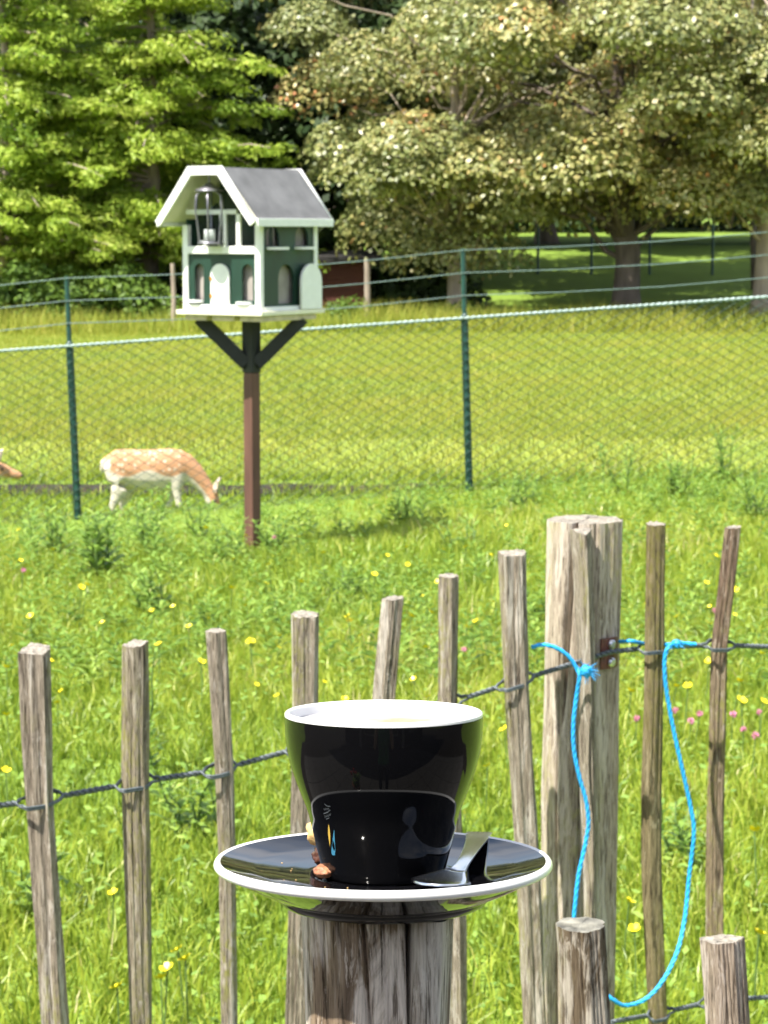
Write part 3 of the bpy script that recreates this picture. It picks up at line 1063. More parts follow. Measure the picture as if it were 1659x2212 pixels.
step = b.x - a.x
fence = empty('chain_link_fence', (b.x, D, float(zt(b.x, D))), 0, 'dark green chain link fence with three wires above its pale top strand', 'fence')
off = fence.location
posts_x = [a.x - step, a.x, b.x, b.x + step]
GAP = px(48.5, D)
for xq in posts_x:
    lean = 0.0
    zb = float(zt(xq, D)) - 0.15
    mb = MB()
    rz = rail_z(xq)
    mb.tube([(xq + 0.045, D, zb), (xq, D, rz + 0.02)], 0.027, 12)
    mb.tube([(xq, D, rz + 0.02), (xq - 0.004, D, rz + 0.03)], [0.027, 0.02], 12)
    mb.tube([(xq, D, rz), (xq - 0.012, D, rz + 3 * GAP + 0.01)], 0.017, 10)
    mb.build('post', M['g_post'], fence, off=off)
x0, x1 = posts_x[0], posts_x[-1]
for k in (1, 2, 3):
    mb = MB()
    pth = []
    for xa, xb in zip(posts_x[:-1], posts_x[1:]):
        for t in (0, 0.25, 0.5, 0.75):
            xx_ = xa + (xb - xa) * t
            pth.append((xx_, D - 0.02, rail_z(xx_) + k * GAP - 0.035 * math.sin(PI * t)))
    pth.append((x1, D - 0.02, rail_z(x1) + k * GAP))
    mb.tube(pth, 0.0034, 6)
    mb.build('wire', M['g_strand'], fence, off=off)
# twisted pale top strand
mb = MB()
for ph in (0, PI):
    pth = []
    s = 0
    L = x1 - x0
    N = int(L / 0.02)
    for i in range(N + 1):
        x = x0 + L * i / N
        an = 2 * PI * x / 0.085 + ph
        pth.append((x, D - 0.03 + 0.007 * math.cos(an), rail_z(x) + 0.007 * math.sin(an)))
    mb.tube(pth, 0.0072, 5, caps=False)
mb.build('top_strand', M['g_rail'], fence, off=off)
mb = MB()
pitch = 0.054
N = int((x1 - x0) / pitch)
for i in range(N):
    x = x0 + i * pitch
    z = rail_z(x)
    zb = float(zt(x, D)) - 0.03
    m = int((z - zb) / (pitch * 0.60))
    pth = []
    for k in range(m + 1):
        sd_ = 1 if (k + i) % 2 else -1
        pth.append((x + (pitch * 0.97 if sd_ > 0 else pitch * 0.03), D - 0.03 + 0.003 * sd_, z - k * pitch * 0.60))
    mb.tube(pth, 0.0041, 3, caps=False, smooth=False)
o = mb.build('chain_link_mesh', M['g_wire'], fence, off=off)
o['kind'] = 'stuff'

# ------------------------------------------------------------------ birdhouse
D = 13.2
bp_ = P(546, 1180, D)
zb = float(zt(bp_.x, D))
U = 0.000739                                # metres for one unit of the drawing it was measured on
bh = empty('birdhouse', (bp_.x, D, zb - 0.02), R(-32), 'green and white dovecote house with grey felt roof on a red brown post', 'birdhouse')
WX, DY = 0.52, 0.563
# floor level of the house in root coordinates
FL = P(563, 668, D).z - bh.location.z
root = bh
mb = MB()
pw = px(37, D) / 1.40
rot45 = Matrix.Rotation(R(-10), 3, 'Z')
zs = P(546, 805, D).z - bh.location.z
mb.box((0, 0, zs / 2 - 0.1), (pw, pw, zs + 0.2), rot45)
mb.build('post', M['bh_post'], bh, bevel=0.006)
mb = MB()
mb.box((0, 0, (zs + FL - 0.05) / 2), (pw * 1.12, pw * 1.12, FL - 0.05 - zs), rot45)
mb.build('post_top', M['bh_black'], bh, bevel=0.006)
for k in range(2):
    sgn = -1 if k == 0 else 1
    d = Matrix.Rotation(R(32), 3, 'Z') @ Vector((sgn, 0.0, 0))
    up_ = Matrix.Rotation(R(32), 3, 'Z') @ Vector((0, 1, 0))
    mb = MB()
    mb.bar(d * 0.03 + Vector((0, 0, zs + 0.05)), d * px(112, D) + Vector((0, 0, FL - 0.05)), 0.074, 0.07, up=up_)
    mb.build('brace', M['bh_black'], bh)
# platform boards
yo = 0.0
mb = MB().box((0, 0, FL - 0.012), (WX + 0.07, DY + 0.07, 0.026))
mb.build('platform', M['bh_cream'], bh, bevel=0.004)
for k in range(3):
    mb = MB().box((-0.19 + 0.19 * k, 0, FL - 0.043), (0.15, DY - 0.02, 0.03))
    mb.build('platform_board', M['bh_board'], bh, bevel=0.003)


def arch(cx, z0, wdt, h, n=10):
    r = wdt / 2
    pts = [(cx - r, z0), (cx + r, z0)]
    zc = z0 + h - r
    for i in range(n + 1):
        an = PI * i / n
        pts.append((cx + r * math.cos(an), zc + r * math.sin(an)))
    return pts


def fz(zy):
    return (1190 - zy) * U


def fx(zx):
    return -WX / 2 + (zx - 345) / 600 * WX


def sy(zx):
    return -DY / 2 + (zx - 945) / 400 * DY


T0 = Matrix.Translation((0, 0, FL))
front_y = -DY / 2
side_x = WX / 2
th = 0.014
EZ = fz(545)                               # wall height at the eaves
MZ = fz(735)                               # between the storeys
# front wall, lower storey, with two arched openings
holes = [arch(fx(462), fz(1110), 0.062, 0.20), arch(fx(845), fz(1110), 0.074, 0.20)]
front = panel('front_wall', [(-WX / 2 + .02, 0), (WX / 2 - .02, 0), (WX / 2 - .02, MZ), (-WX / 2 + .02, MZ)], holes, th, M['bh_green'], bh, T0 @ Matrix.Translation((0, front_y + 0.01, 0)))
# front wall, upper storey: set back behind the balcony, running up into the gable
AP = fz(95) - 0.026
HWR, HWT = 0.333, 0.1065
sl_r = (AP - 0.03 - EZ) / (WX / 2 - HWT) if True else 0
gz = AP - 0.06
hole_u = [arch(fx(858), fz(700), 0.07, 0.16)]
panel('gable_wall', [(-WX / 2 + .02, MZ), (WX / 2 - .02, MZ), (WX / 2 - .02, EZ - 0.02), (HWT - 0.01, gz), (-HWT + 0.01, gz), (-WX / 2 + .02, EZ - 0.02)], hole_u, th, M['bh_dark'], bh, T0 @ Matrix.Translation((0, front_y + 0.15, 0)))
# back wall
panel('back_wall', [(-WX / 2 + .02, 0), (WX / 2 - .02, 0), (WX / 2 - .02, EZ - 0.02), (HWT - 0.01, gz), (-HWT + 0.01, gz), (-WX / 2 + .02, EZ - 0.02)], [], th, M['bh_green'], bh, T0 @ Matrix.Translation((0, DY / 2 - 0.01, 0)))
# right side wall with four openings
sh = [arch(sy(1035), fz(705), 0.13, 0.11), arch(sy(1242), fz(705), 0.13, 0.11), arch(sy(1130), fz(1140), 0.155, 0.22)]
rotS = Matrix.Rotation(PI / 2, 4, 'Z')
panel('side_wall', [(-DY / 2 + .02, 0), (DY / 2 - .02, 0), (DY / 2 - .02, EZ + 0.03), (-DY / 2 + .02, EZ + 0.03)], sh, th, M['bh_green'], bh, T0 @ Matrix.Translation((side_x - 0.01, 0, 0)) @ rotS)
panel('side_wall', [(-DY / 2 + .02, 0), (DY / 2 - .02, 0), (DY / 2 - .02, EZ + 0.03), (-DY / 2 + .02, EZ + 0.03)], [], th, M['bh_green'], bh, T0 @ Matrix.Translation((-side_x + 0.01, 0, 0)) @ rotS)
# pale nesting boxes seen through the openings
MB().box((0, 0.0, FL + MZ / 2), (WX - 0.085, DY - 0.085, MZ - 0.03)).build('nest_box', M['bh_in'], bh)
MB().box((0.0, 0.08, FL + MZ + (EZ - MZ) / 2 + 0.01), (WX - 0.085, DY - 0.24, EZ - MZ - 0.02)).build('nest_box', M['bh_in'], bh)
# storey floor
MB().box((0, 0, FL + MZ), (WX - 0.03, DY - 0.03, 0.012)).build('storey_floor', M['bh_white'], bh)
# white trims
tw = 0.036
for sx in (-1, 1):
    for sy_ in (-1, 1):
        hgt = EZ - 0.002
        MB().box((sx * (WX / 2 - tw / 2 + 0.006), sy_ * (DY / 2 - tw / 2 + 0.006), FL + hgt / 2), (tw, tw, hgt)).build('corner_trim', M['bh_white'], bh, bevel=0.003)
MB().box((0, front_y + 0.0, FL + MZ), (WX - 2 * tw + 0.012, 0.03, 0.042)).build('storey_trim', M['bh_white'], bh, bevel=0.003)
MB().box((0, front_y + 0.0, FL + 0.017), (WX - 2 * tw + 0.012, 0.028, 0.030)).build('sill_trim', M['bh_white'], bh, bevel=0.003)
MB().box((side_x + 0.0, 0, FL + 0.012), (0.026, DY - 2 * tw + 0.012, 0.022)).build('sill_trim', M['bh_white'], bh, bevel=0.002)
# balcony rails and glazing bars of the upper storey
zr = fz(450)
MB().box(((fx(370) + fx(770)) / 2, front_y + 0.0, FL + zr), (fx(770) - fx(370), 0.022, 0.026)).build('balcony_rail', M['bh_white'], bh, bevel=0.003)
for zx, ww in ((630, 0.010), (678, 0.017), (783, 0.024)):
    MB().box((fx(zx), front_y + 0.0, FL + (MZ + 0.021 + zr - 0.013) / 2), (ww, 0.018, zr - MZ - 0.034)).build('balcony_bar', M['bh_white'], bh)
MB().box((fx(858), front_y + 0.0, FL + zr - 0.004), (fx(905) - fx(800), 0.018, 0.018)).build('balcony_rail', M['bh_white'], bh)
pane = MB().box((fx(728), front_y + 0.004, FL + (MZ + 0.022 + zr - 0.014) / 2), (fx(768) - fx(690), 0.003, zr - MZ - 0.04)).build('window_pane', M['glass'], bh)
MB().tube([(fx(525), front_y - 0.012, FL + MZ + 0.015), (fx(525), front_y - 0.012, FL + MZ + 0.055)], 0.012, 8).build('perch_peg', M['bh_white'], bh)
# doors
dr = panel('door', arch(fx(638), fz(1152), 0.125, 0.232), [], 0.012, M['bh_white'], bh, T0 @ Matrix.Translation((0, front_y - 0.006, 0)))
for zz in (950, 1080):
    MB().box((fx(572), front_y - 0.0145, FL + fz(zz)), (0.012, 0.005, 0.02)).build('hinge', M['orange'], dr)
dm = T0 @ Matrix.Translation((side_x + 0.03, 0, 0)) @ rotS
panel('door', arch(sy(1272), fz(1185), 0.205, 0.255), [], 0.014, M['bh_white'], bh, dm)


def perch(c, rad, nrm):
    mb = MB()
    vs = []
    n = 10
    t = Vector((-nrm[1], nrm[0], 0))
    nn = Vector((nrm[0], nrm[1], 0))
    for z in (-0.007, 0.007):
        for i in range(n + 1):
            an = PI * i / n
            vs.append(Vector(c) + t * rad * math.cos(an) + nn * rad * 0.75 * math.sin(an) + Vector((0, 0, z)))
    m = n + 1
    fs = [tuple(range(m)), tuple(range(2 * m - 1, m - 1, -1))] + [(i, (i + 1) % m, m + (i + 1) % m, m + i) for i in range(m)]
    mb.add(vs, fs)
    mb.build('landing_ledge', M['bh_white'], bh)


for zx, zy in ((440, 1122), (822, 1130)):
    perch((fx(zx), front_y, FL + fz(zy)), 0.052, (0, -1))
for zx, zy in ((1055, 722), (1250, 722)):
    perch((side_x, sy(zx), FL + fz(zy)), 0.09, (1, 0))

# roof: flat crown strip and two slopes, felt on top, white fascias round the edge
OF, OB = 0.16, 0.07
yf, yb = front_y - OF, DY / 2 + OB
ET = fz(505)
prof_o = [(-HWR, ET), (-HWT, AP), (HWT, AP), (HWR, ET)]
tk = 0.022


def slab(p, q, y0, y1, lift0, lift1, mat, name, par):
    (xa, za), (xb, zb_) = p, q
    nx_, nz_ = -(zb_ - za), (xb - xa)
    l = math.hypot(nx_, nz_)
    nx_, nz_ = nx_ / l, nz_ / l
    vs = []
    for y in (y0, y1):
        for (x, z) in ((xa, za), (xb, zb_)):
            for lf in (lift0, lift1):
                vs.append((x + nx_ * lf, y, FL + z + nz_ * lf))
    fs = [(0, 1, 3, 2), (4, 6, 7, 5), (0, 4, 5, 1), (2, 3, 7, 6), (0, 2, 6, 4), (1, 5, 7, 3)]
    return MB().add(vs, fs).build(name, mat, par)


for i in range(3):
    bd = slab(prof_o[i], prof_o[i + 1], yf + 0.02, yb - 0.02, -tk, 0, M['bh_cream'], 'roof_board', bh)
    slab(prof_o[i], prof_o[i + 1], yf + 0.03, yb - 0.03, 0.002, 0.007, M['bh_roof'], 'roofing_felt', bd)
for (ya, yb_) in ((yf, yf + 0.02), (yb - 0.02, yb)):
    # gable fascia as one bent board
    outer = [(-HWR - 0.006, ET - 0.012), (-HWT - 0.004, AP + 0.012), (HWT + 0.004, AP + 0.012), (HWR + 0.006, ET - 0.012), (HWR - 0.026, ET - 0.035), (HWT - 0.016, AP - 0.036), (-HWT + 0.016, AP - 0.036), (-HWR + 0.026, ET - 0.035)]
    panel('gable_fascia', outer, [], 0.02, M['bh_white'], bh, T0 @ Matrix.Translation((0, (ya + yb_) / 2, 0)))
for sx in (-1, 1):
    MB().box((sx * (HWR + 0.004), (yf + yb) / 2, FL + ET - 0.018), (0.02, yb - yf - 0.046, 0.044)).build('eave_fascia', M['bh_white'], bh, bevel=0.002)

# lantern hanging in the gable: its own thing
lx, ly = fx(615), front_y - 0.075
LS = 1.3
lan = empty('lantern', bh.matrix_basis @ Vector((lx, ly, FL + MZ + 0.03)), R(-32), 'grey metal lantern with glass sides hanging under the dovecote gable', 'lantern')
zt_ = fz(235) - MZ - 0.03
hgl = zt_ * 0.55
MB().lathe([(0.0, 0.0), (0.05, 0.0), (0.052, 0.012), (0.04, 0.016), (0.0, 0.016)], 24).build('base', M['lantern'], lan)
MB().lathe([(0.044, 0.018), (0.05, hgl * 0.5), (0.06, hgl), (0.056, hgl * 1.45), (0.03, zt_ - 0.05)], 24).build('glass', M['glass'], lan)
for k in range(6):
    an = 2 * PI * k / 6
    d = Vector((math.cos(an), math.sin(an), 0))
    MB().tube([d * 0.048 + Vector((0, 0, 0.014)), d * 0.054 + Vector((0, 0, hgl * 0.5)), d * 0.064 + Vector((0, 0, hgl)), d * 0.060 + Vector((0, 0, hgl * 1.45)), d * 0.03 + Vector((0, 0, zt_ - 0.045))], 0.004, 5).build('bar', M['lantern'], lan)
MB().lathe([(0.0, zt_), (0.012, zt_), (0.03, zt_ - 0.02), (0.06, zt_ - 0.04), (0.062, zt_ - 0.048), (0.0, zt_ - 0.05)], 24).build('cap', M['lantern'], lan)
MB().tube([(0, 0, zt_), (0, 0, AP - tk - MZ - 0.03)], 0.004, 6).build('hanging_chain', M['lantern'], lan)
MB().lathe([(0.0, 0.016), (0.022, 0.016), (0.022, 0.085), (0.0, 0.085)], 16).build('candle', M['bh_white'], lan)
lan.scale = (LS, LS, 1)


# ------------------------------------------------------------------ deer
def ring(c, t, ry, rz, n=14):
    t = Vector(t).normalized()
    y = Vector((0, 1, 0))
    z = t.cross(y).normalized()
    if z.z < 0: z = -z
    c = Vector(c)
    return [c + y * ry * math.cos(2 * PI * k / n) + z * rz * math.sin(2 * PI * k / n) for k in range(n)]


def loft(mb, st):
    """st: (centre, half width y, half height) along a limb or trunk"""
    n = 14
    vs, fs = [], []
    cs = [Vector(s[0]) for s in st]
    for i, s in enumerate(st):
        t = cs[min(i + 1, len(cs) - 1)] - cs[max(i - 1, 0)]
        vs += ring(s[0], t, s[1], s[2], n)
    for i in range(len(st) - 1):
        for k in range(n):
            k2 = (k + 1) % n
            fs.append((i * n + k, i * n + k2, (i + 1) * n + k2, (i + 1) * n + k))
    fs.append(tuple(reversed(range(n))))
    fs.append(tuple(range((len(st) - 1) * n, len(st) * n)))
    mb.add(vs, fs, 0, True)


def deer(label, loc, neck, head_dir, rz=0.0):
    """fallow deer facing +x, standing on z=0, about 0.53 m at the withers"""
    root = empty('deer', loc, rz, label, 'deer')
    root.scale = (1.15, 1.15, 1.25)
    mb = MB()
    trunk = [((-0.215, 0, 0.415), 0.02, 0.02), ((-0.20, 0, 0.415), 0.062, 0.075), ((-0.15, 0, 0.418), 0.088, 0.108), ((-0.07, 0, 0.412), 0.094, 0.116),
             ((0.03, 0, 0.398), 0.100, 0.126), ((0.13, 0, 0.398), 0.098, 0.130), ((0.22, 0, 0.405), 0.088, 0.128), ((0.29, 0, 0.41), 0.070, 0.110), ((0.33, 0, 0.405), 0.05, 0.08)]
    loft(mb, trunk)
    loft(mb, neck)
    # head
    hb = Vector(neck[-1][0])
    d = Vector(head_dir).normalized()
    hd = []
    for s, ry, rz_ in ((-0.045, 0.022, 0.028), (-0.02, 0.040, 0.044), (0.02, 0.046, 0.048), (0.055, 0.041, 0.043), (0.09, 0.030, 0.032), (0.13, 0.024, 0.026), (0.155, 0.019, 0.021), (0.165, 0.009, 0.011)):
        hd.append((hb + d * s, ry, rz_))
    loft(mb, hd)
    # legs: hind with stifle forward and hock back; fore straight
    for sd, fw in ((1, 0.045), (-1, -0.005)):
        y = 0.052 * sd
        loft(mb, [((-0.145 + fw * 0.4, y * 0.8, 0.44), 0.045, 0.085), ((-0.115 + fw * 0.6, y, 0.35), 0.043, 0.082), ((-0.112 + fw, y * 1.05, 0.295), 0.036, 0.060), ((-0.138 + fw, y * 1.05, 0.235), 0.026, 0.038),
                  ((-0.162 + fw, y * 1.05, 0.185), 0.019, 0.024), ((-0.168 + fw, y * 1.05, 0.10), 0.0145, 0.016), ((-0.158 + fw, y * 1.05, 0.04), 0.0145, 0.0155), ((-0.145 + fw, y * 1.05, 0.012), 0.017, 0.02), ((-0.137 + fw, y * 1.05, -0.004), 0.017, 0.02)])
    for sd, fw in ((1, -0.03), (-1, 0.045)):
        y = 0.05 * sd
        loft(mb, [((0.24, y * 0.9, 0.42), 0.035, 0.06), ((0.235 + fw * 0.3, y, 0.34), 0.030, 0.047), ((0.225 + fw * 0.6, y, 0.27), 0.022, 0.028), ((0.222 + fw, y, 0.19), 0.0185, 0.021), ((0.220 + fw, y, 0.16), 0.018, 0.02),
                  ((0.215 + fw * 1.2, y, 0.09), 0.0135, 0.0145), ((0.212 + fw * 1.3, y, 0.04), 0.0145, 0.0155), ((0.222 + fw * 1.3, y, 0.012), 0.017, 0.02), ((0.23 + fw * 1.3, y, -0.004), 0.017, 0.02)])
    # tail
    loft(mb, [((-0.205, 0, 0.47), 0.02, 0.02), ((-0.232, 0, 0.445), 0.022, 0.018), ((-0.24, 0, 0.40), 0.018, 0.014), ((-0.236, 0, 0.365), 0.006, 0.006)])
    body = mb.build('tmp', M['coat'])
    rm = body.modifiers.new('r', 'REMESH')
    rm.mode = 'VOXEL'
    rm.voxel_size = 0.0075
    sm = body.modifiers.new('s', 'SMOOTH')
    sm.factor = 0.5
    sm.iterations = 8
    dg = bpy.context.evaluated_depsgraph_get()
    me = bpy.data.meshes.new_from_object(body.evaluated_get(dg))
    bpy.data.objects.remove(body)
    me.polygons.foreach_set('use_smooth', np.ones(len(me.polygons), dtype=bool))
    V = np.zeros(len(me.vertices) * 3, dtype=np.float32)
    me.vertices.foreach_get('co', V)
    V = V.reshape(-1, 3)
    x, y, z = V[:, 0], V[:, 1], V[:, 2]
    # coat: 1 spotted back, 0 white belly, legs and rump; neck and head plain fawn with a pale throat
    line = 0.395 + 0.045 * np.clip((-x - 0.02) / 0.15, 0, 1) * 0 + 0.02 * np.sin(x * 22)
    val = 1.0 / (1 + np.exp(-(z - line) / 0.008))
    val = np.where(x < -0.175, np.minimum(val, 1 / (1 + np.exp(-(z - 0.475) / 0.008))), val)
    hn = x > 0.285
    if True:
        # distance under the neck axis decides the pale throat
        axis_x = np.array([n[0][0] for n in neck] + [hb.x + d.x * 0.16])
        axis_z = np.array([n[0][2] for n in neck] + [hb.z + d.z * 0.16])
        srt = np.argsort(axis_x)
        az = np.interp(x, axis_x[srt], axis_z[srt])
        throat = 1.0 / (1 + np.exp(-(z - (az - 0.028)) / 0.007))
        val = np.where(hn, throat * 0.55, val)
    at = me.attributes.new('rnd', 'FLOAT', 'POINT')
    at.data.foreach_set('value', val.astype(np.float32))
    me.materials.clear()
    me.materials.append(M['coat'])
    link_mesh('body', me, None, root)
    # ears, eyes, nose
    upv = Vector((0, 1, 0)).cross(d)
    if upv.z < 0: upv = -upv
    for sd in (-1, 1):
        e0 = hb + d * (-0.012) + Vector((0, 0.03 * sd, 0)) + upv * 0.03
        e1 = e0 + Vector((0.035, 0.050 * sd, 0.085))
        mb = MB()
        ax = (e1 - e0)
        sdv = ax.cross(Vector((0.9, -sd * 0.5, 0))).normalized()
        nv = ax.cross(sdv).normalized()
        vs, fs = [], []
        for s, wd in ((0, 0.012), (0.3, 0.026), (0.6, 0.025), (0.85, 0.014), (1.0, 0.003)):
            for k in range(5):
                t = -1 + 2 * k / 4
                vs.append(e0 + ax * s + sdv * wd * t + nv * 0.012 * t * t)
        for i in range(4):
            for k in range(4):
                q = i * 5 + k
                fs.append((q, q + 1, q + 6, q + 5))
        mb.add(vs, fs, 0, True)
        eo = mb.build('ear', M['ear'], root)
        so_ = eo.modifiers.new('t', 'SOLIDIFY')
        so_.thickness = 0.004
        ec = hb + d * 0.035 + Vector((0, 0.040 * sd, 0)) + upv * 0.016
        MB().lathe([(0, -0.009), (0.006, -0.007), (0.009, 0), (0.006, 0.007), (0, 0.009)], 10).build('eye', M['eye'], root, loc=ec)
    MB().lathe([(0, -0.009), (0.009, -0.007), (0.013, 0), (0.009, 0.007), (0, 0.009)], 12).build('nose', M['nose'], root, loc=hb + d * 0.162 + upv * 0.004)
    return root


DD = 17.25
dp = G(217 + 83, 1128, -0.36)
dx_ = px(217 - 829.5, DD) + 0.275
dz = float(zt(dx_, DD))
neck1 = [((0.24, 0, 0.43), 0.062, 0.092), ((0.305, 0, 0.415), 0.057, 0.088), ((0.36, 0, 0.375), 0.048, 0.073), ((0.41, 0, 0.325), 0.041, 0.058), ((0.45, 0, 0.275), 0.037, 0.049), ((0.472, 0, 0.24), 0.037, 0.046)]
deer('spotted fawn coloured deer grazing with its head down behind the wire fence', (dx_, DD, dz - 0.045), neck1, (0.34, 0, -1.0))
neck2 = [((0.24, 0, 0.43), 0.06, 0.085), ((0.31, 0, 0.43), 0.055, 0.078), ((0.38, 0, 0.43), 0.045, 0.060), ((0.44, 0, 0.435), 0.038, 0.05), ((0.50, 0, 0.44), 0.036, 0.045)]
x2 = px(38 - 829.5, DD + 0.1) - 0.74
deer('second deer with only its head showing at the left edge of the picture', (x2, DD + 0.1, float(zt(x2, DD + 0.1)) - 0.10), neck2, (1.0, 0, -0.26))


# ------------------------------------------------------------------ meadow plants
def weed_mesh(seed, h, n_leaf, ll, lw, stems=1):
    rng = np.random.default_rng(seed)
    mb = MB()
    V, Fc, at = [], [], []
    for s in range(stems):
        bx0 = Vector((rng.normal(0, 0.04) * (stems > 1), rng.normal(0, 0.04) * (stems > 1), -0.02))
        tip = bx0 + Vector((rng.normal(0, 0.06), rng.normal(0, 0.06), h * rng.uniform(0.8, 1.1)))
        pth = wob(bx0, tip, 5, 0.012, rng)
        mb.tube(pth, [0.006, 0.0055, 0.005, 0.004, 0.003, 0.002], 5)
        for i in range(n_leaf):
            t = 0.12 + 0.88 * i / n_leaf
            p = bx0.lerp(tip, t)
            an = i * 2.4 + s
            d = Vector((math.cos(an), math.sin(an), 0.55 + 0.3 * t))
            d.normalize()
            sd = d.cross(Vector((0, 0, 1))).normalized()
            L = ll * (1.1 - 0.55 * t) * rng.uniform(0.8, 1.2)
            Wd = lw * (1.1 - 0.5 * t)
            q = len(V)
            m1 = p + d * L * 0.4
            m2 = p + d * L * 0.75 - Vector((0, 0, L * 0.08))
            e = p + d * L - Vector((0, 0, L * 0.28))
            V += [p, m1 + sd * Wd / 2, m1 - sd * Wd / 2, m2 + sd * Wd / 2.4, m2 - sd * Wd / 2.4, e]
            Fc += [(q, q + 1, q + 2), (q + 1, q + 3, q + 4), (q + 1, q + 4, q + 2), (q + 3, q + 5, q + 4)]
            at += [float(np.clip(rng.normal(0.5, 0.25), 0, 1))] * 6
    return mb, np_mesh('leaves', [tuple(v) for v in V], Fc, False, at)


weeds = [
    (225, 1262, 1, 0.38, 20, 0.16, 0.034, 6, 'dark leafy weed clump in the left of the meadow below the deer'),
    (120, 1215, 2, 0.34, 18, 0.13, 0.028, 5, 'leafy weed clump near the left edge of the meadow'),
    (305, 1190, 3, 0.32, 18, 0.14, 0.03, 4, 'leafy weed standing between the deer and the dovecote post'),
    (345, 1118, 4, 0.36, 16, 0.12, 0.03, 3, 'tall weed in front of the forelegs of the grazing deer'),
    (350, 1700, 5, 0.50, 30, 0.085, 0.016, 2, 'tall reddish stalked weed between the second and third palings'),
    (1330, 1090, 6, 0.34, 20, 0.13, 0.02, 4, 'tall grassy weed clump right of the middle wire fence post'),
    (1560, 1072, 7, 0.42, 20, 0.13, 0.02, 5, 'tall weed clump at the right edge before the wire fence'),
    (760, 1290, 8, 0.20, 14, 0.10, 0.028, 4, 'low leafy weed clump behind the fifth paling'),
    (420, 1850, 9, 0.24, 16, 0.09, 0.03, 5, 'low nettle like weed left of the saucer'),
    (1000, 1190, 10, 0.22, 14, 0.11, 0.024, 4, 'low leafy weed to the right of the dovecote post'),
    (60, 2010, 11, 0.22, 14, 0.08, 0.03, 5, 'low leafy weed behind the leftmost paling'),
    (1480, 1900, 12, 0.22, 14, 0.08, 0.026, 5, 'low leafy weed inside the hanging loop of blue twine'),
]
weeds += [
    (500, 1215, 21, 0.26, 16, 0.11, 0.022, 5, 'weed clump at the left foot of the dovecote post'),
    (605, 1195, 22, 0.24, 16, 0.11, 0.022, 5, 'weed clump at the right foot of the dovecote post'),
    (430, 1150, 23, 0.26, 16, 0.11, 0.024, 4, 'weed clump below the muzzle of the grazing deer'),
    (250, 1135, 24, 0.22, 14, 0.11, 0.024, 4, 'weed clump at the hind legs of the grazing deer'),
    (880, 1120, 25, 0.24, 16, 0.11, 0.02, 5, 'weed clump left of the middle green fence post'),
    (1120, 1110, 26, 0.26, 16, 0.12, 0.02, 5, 'weed clump above the paling left of the round post'),
    (1460, 1100, 27, 0.28, 18, 0.12, 0.02, 5, 'weed clump above the olive paling near the wire fence'),
    (1630, 1150, 28, 0.34, 18, 0.13, 0.022, 5, 'weed clump at the right edge above the reddish paling'),
    (60, 1130, 29, 0.22, 14, 0.11, 0.024, 4, 'weed clump left of the left green fence post'),
    (330, 1330, 30, 0.24, 16, 0.12, 0.03, 5, 'weed clump above the gap between the second and third palings'),
]
for (wx, wy, sdd, hh, nl, ll, lw, stn, lab) in weeds:
    g_ = G(wx, wy, 0.0)
    r_ = empty('weed', (g_.x, g_.y, float(zt(g_.x, g_.y))), 0, lab, 'weed', 'leafy weeds in the meadow')
    mb, lm = weed_mesh(sdd, hh, nl, ll, lw, stn)
    mb.build('stem', M['stem'], r_)
    link_mesh('leaves', lm, M['weed'], r_)

# low leafy undergrowth in a broad uneven band towards the wire fence: too many stems to count
rngu = np.random.default_rng(71)
UV, UF, UA = [], [], []
nu = 0
while nu < 620:
    yv = rngu.uniform(8.8, 15.4)
    xv = rngu.uniform(-1, 1) * (0.166 * yv * 1.2 + 0.2)
    pp = float(patch(np.array([xv]), np.array([yv]), 0.9)[0])
    if rngu.uniform(-0.7, 0.9) > pp + 0.25 * (xv < -0.2): continue
    nu += 1
    hh = rngu.uniform(0.10, 0.24) * (1 + 0.4 * max(0, pp)) * (0.6 if (yv > 14.2 and xv < 0) else 1)
    z0 = float(zt(xv, yv))
    lx, ly = rngu.normal(0, 0.05, 2)
    tone = rngu.normal(0.5, 0.2)
    nl = 13
    for i in range(nl):
        t = 0.15 + 0.85 * i / nl
        p = Vector((xv + lx * t, yv + ly * t, z0 + hh * t))
        an = i * 2.4 + nu
        d = Vector((math.cos(an), math.sin(an), 0.5 + 0.3 * t)).normalized()
        sdv = d.cross(Vector((0, 0, 1))).normalized()
        L = 0.10 * (1.15 - 0.6 * t) * rngu.uniform(0.7, 1.2)
        Wd = 0.024 * (1.1 - 0.5 * t)
        m1 = p + d * L * 0.45
        e = p + d * L - Vector((0, 0, L * 0.25))
        q = len(UV)
        UV += [tuple(p), tuple(m1 + sdv * Wd / 2), tuple(e), tuple(m1 - sdv * Wd / 2)]
        UF.append((q, q + 1, q + 2, q + 3))
        UA += [float(np.clip(tone + rngu.normal(0, 0.15), 0, 1))] * 4
tag(link_mesh('undergrowth', np_mesh('undergrowth', UV, UF, False, UA), M['weed']), 'soft leafy undergrowth in an uneven band before the wire fence', 'undergrowth', kind='stuff')

# buttercups
stem_me = MB().tube([(0, 0, -0.03), (0.004, 0.002, 0.1), (0.0, 0.0, 0.20)], 0.0022, 4).build('buttercup', M['stem'])
head = MB()
for k in range(5):
    an = 2 * PI * k / 5
    d = Vector((math.cos(an), math.sin(an), 0))
    s = Vector((-d.y, d.x, 0))
    head.add([Vector((0, 0, 0)), d * 0.009 + s * 0.008 + Vector((0, 0, 0.005)), d * 0.017 + s * 0.005 + Vector((0, 0, 0.010)), d * 0.017 - s * 0.005 + Vector((0, 0, 0.010)), d * 0.009 - s * 0.008 + Vector((0, 0, 0.005))], [(0, 1, 2, 3, 4)])
fl = head.build('flower_head', M['petal'], stem_me, loc=(0, 0, 0.20))
fl.rotation_euler = (0.5, 0, 0)
BL = 'small yellow buttercup standing in the green meadow grass'
tag(stem_me, BL, 'flower', 'buttercups in the meadow')
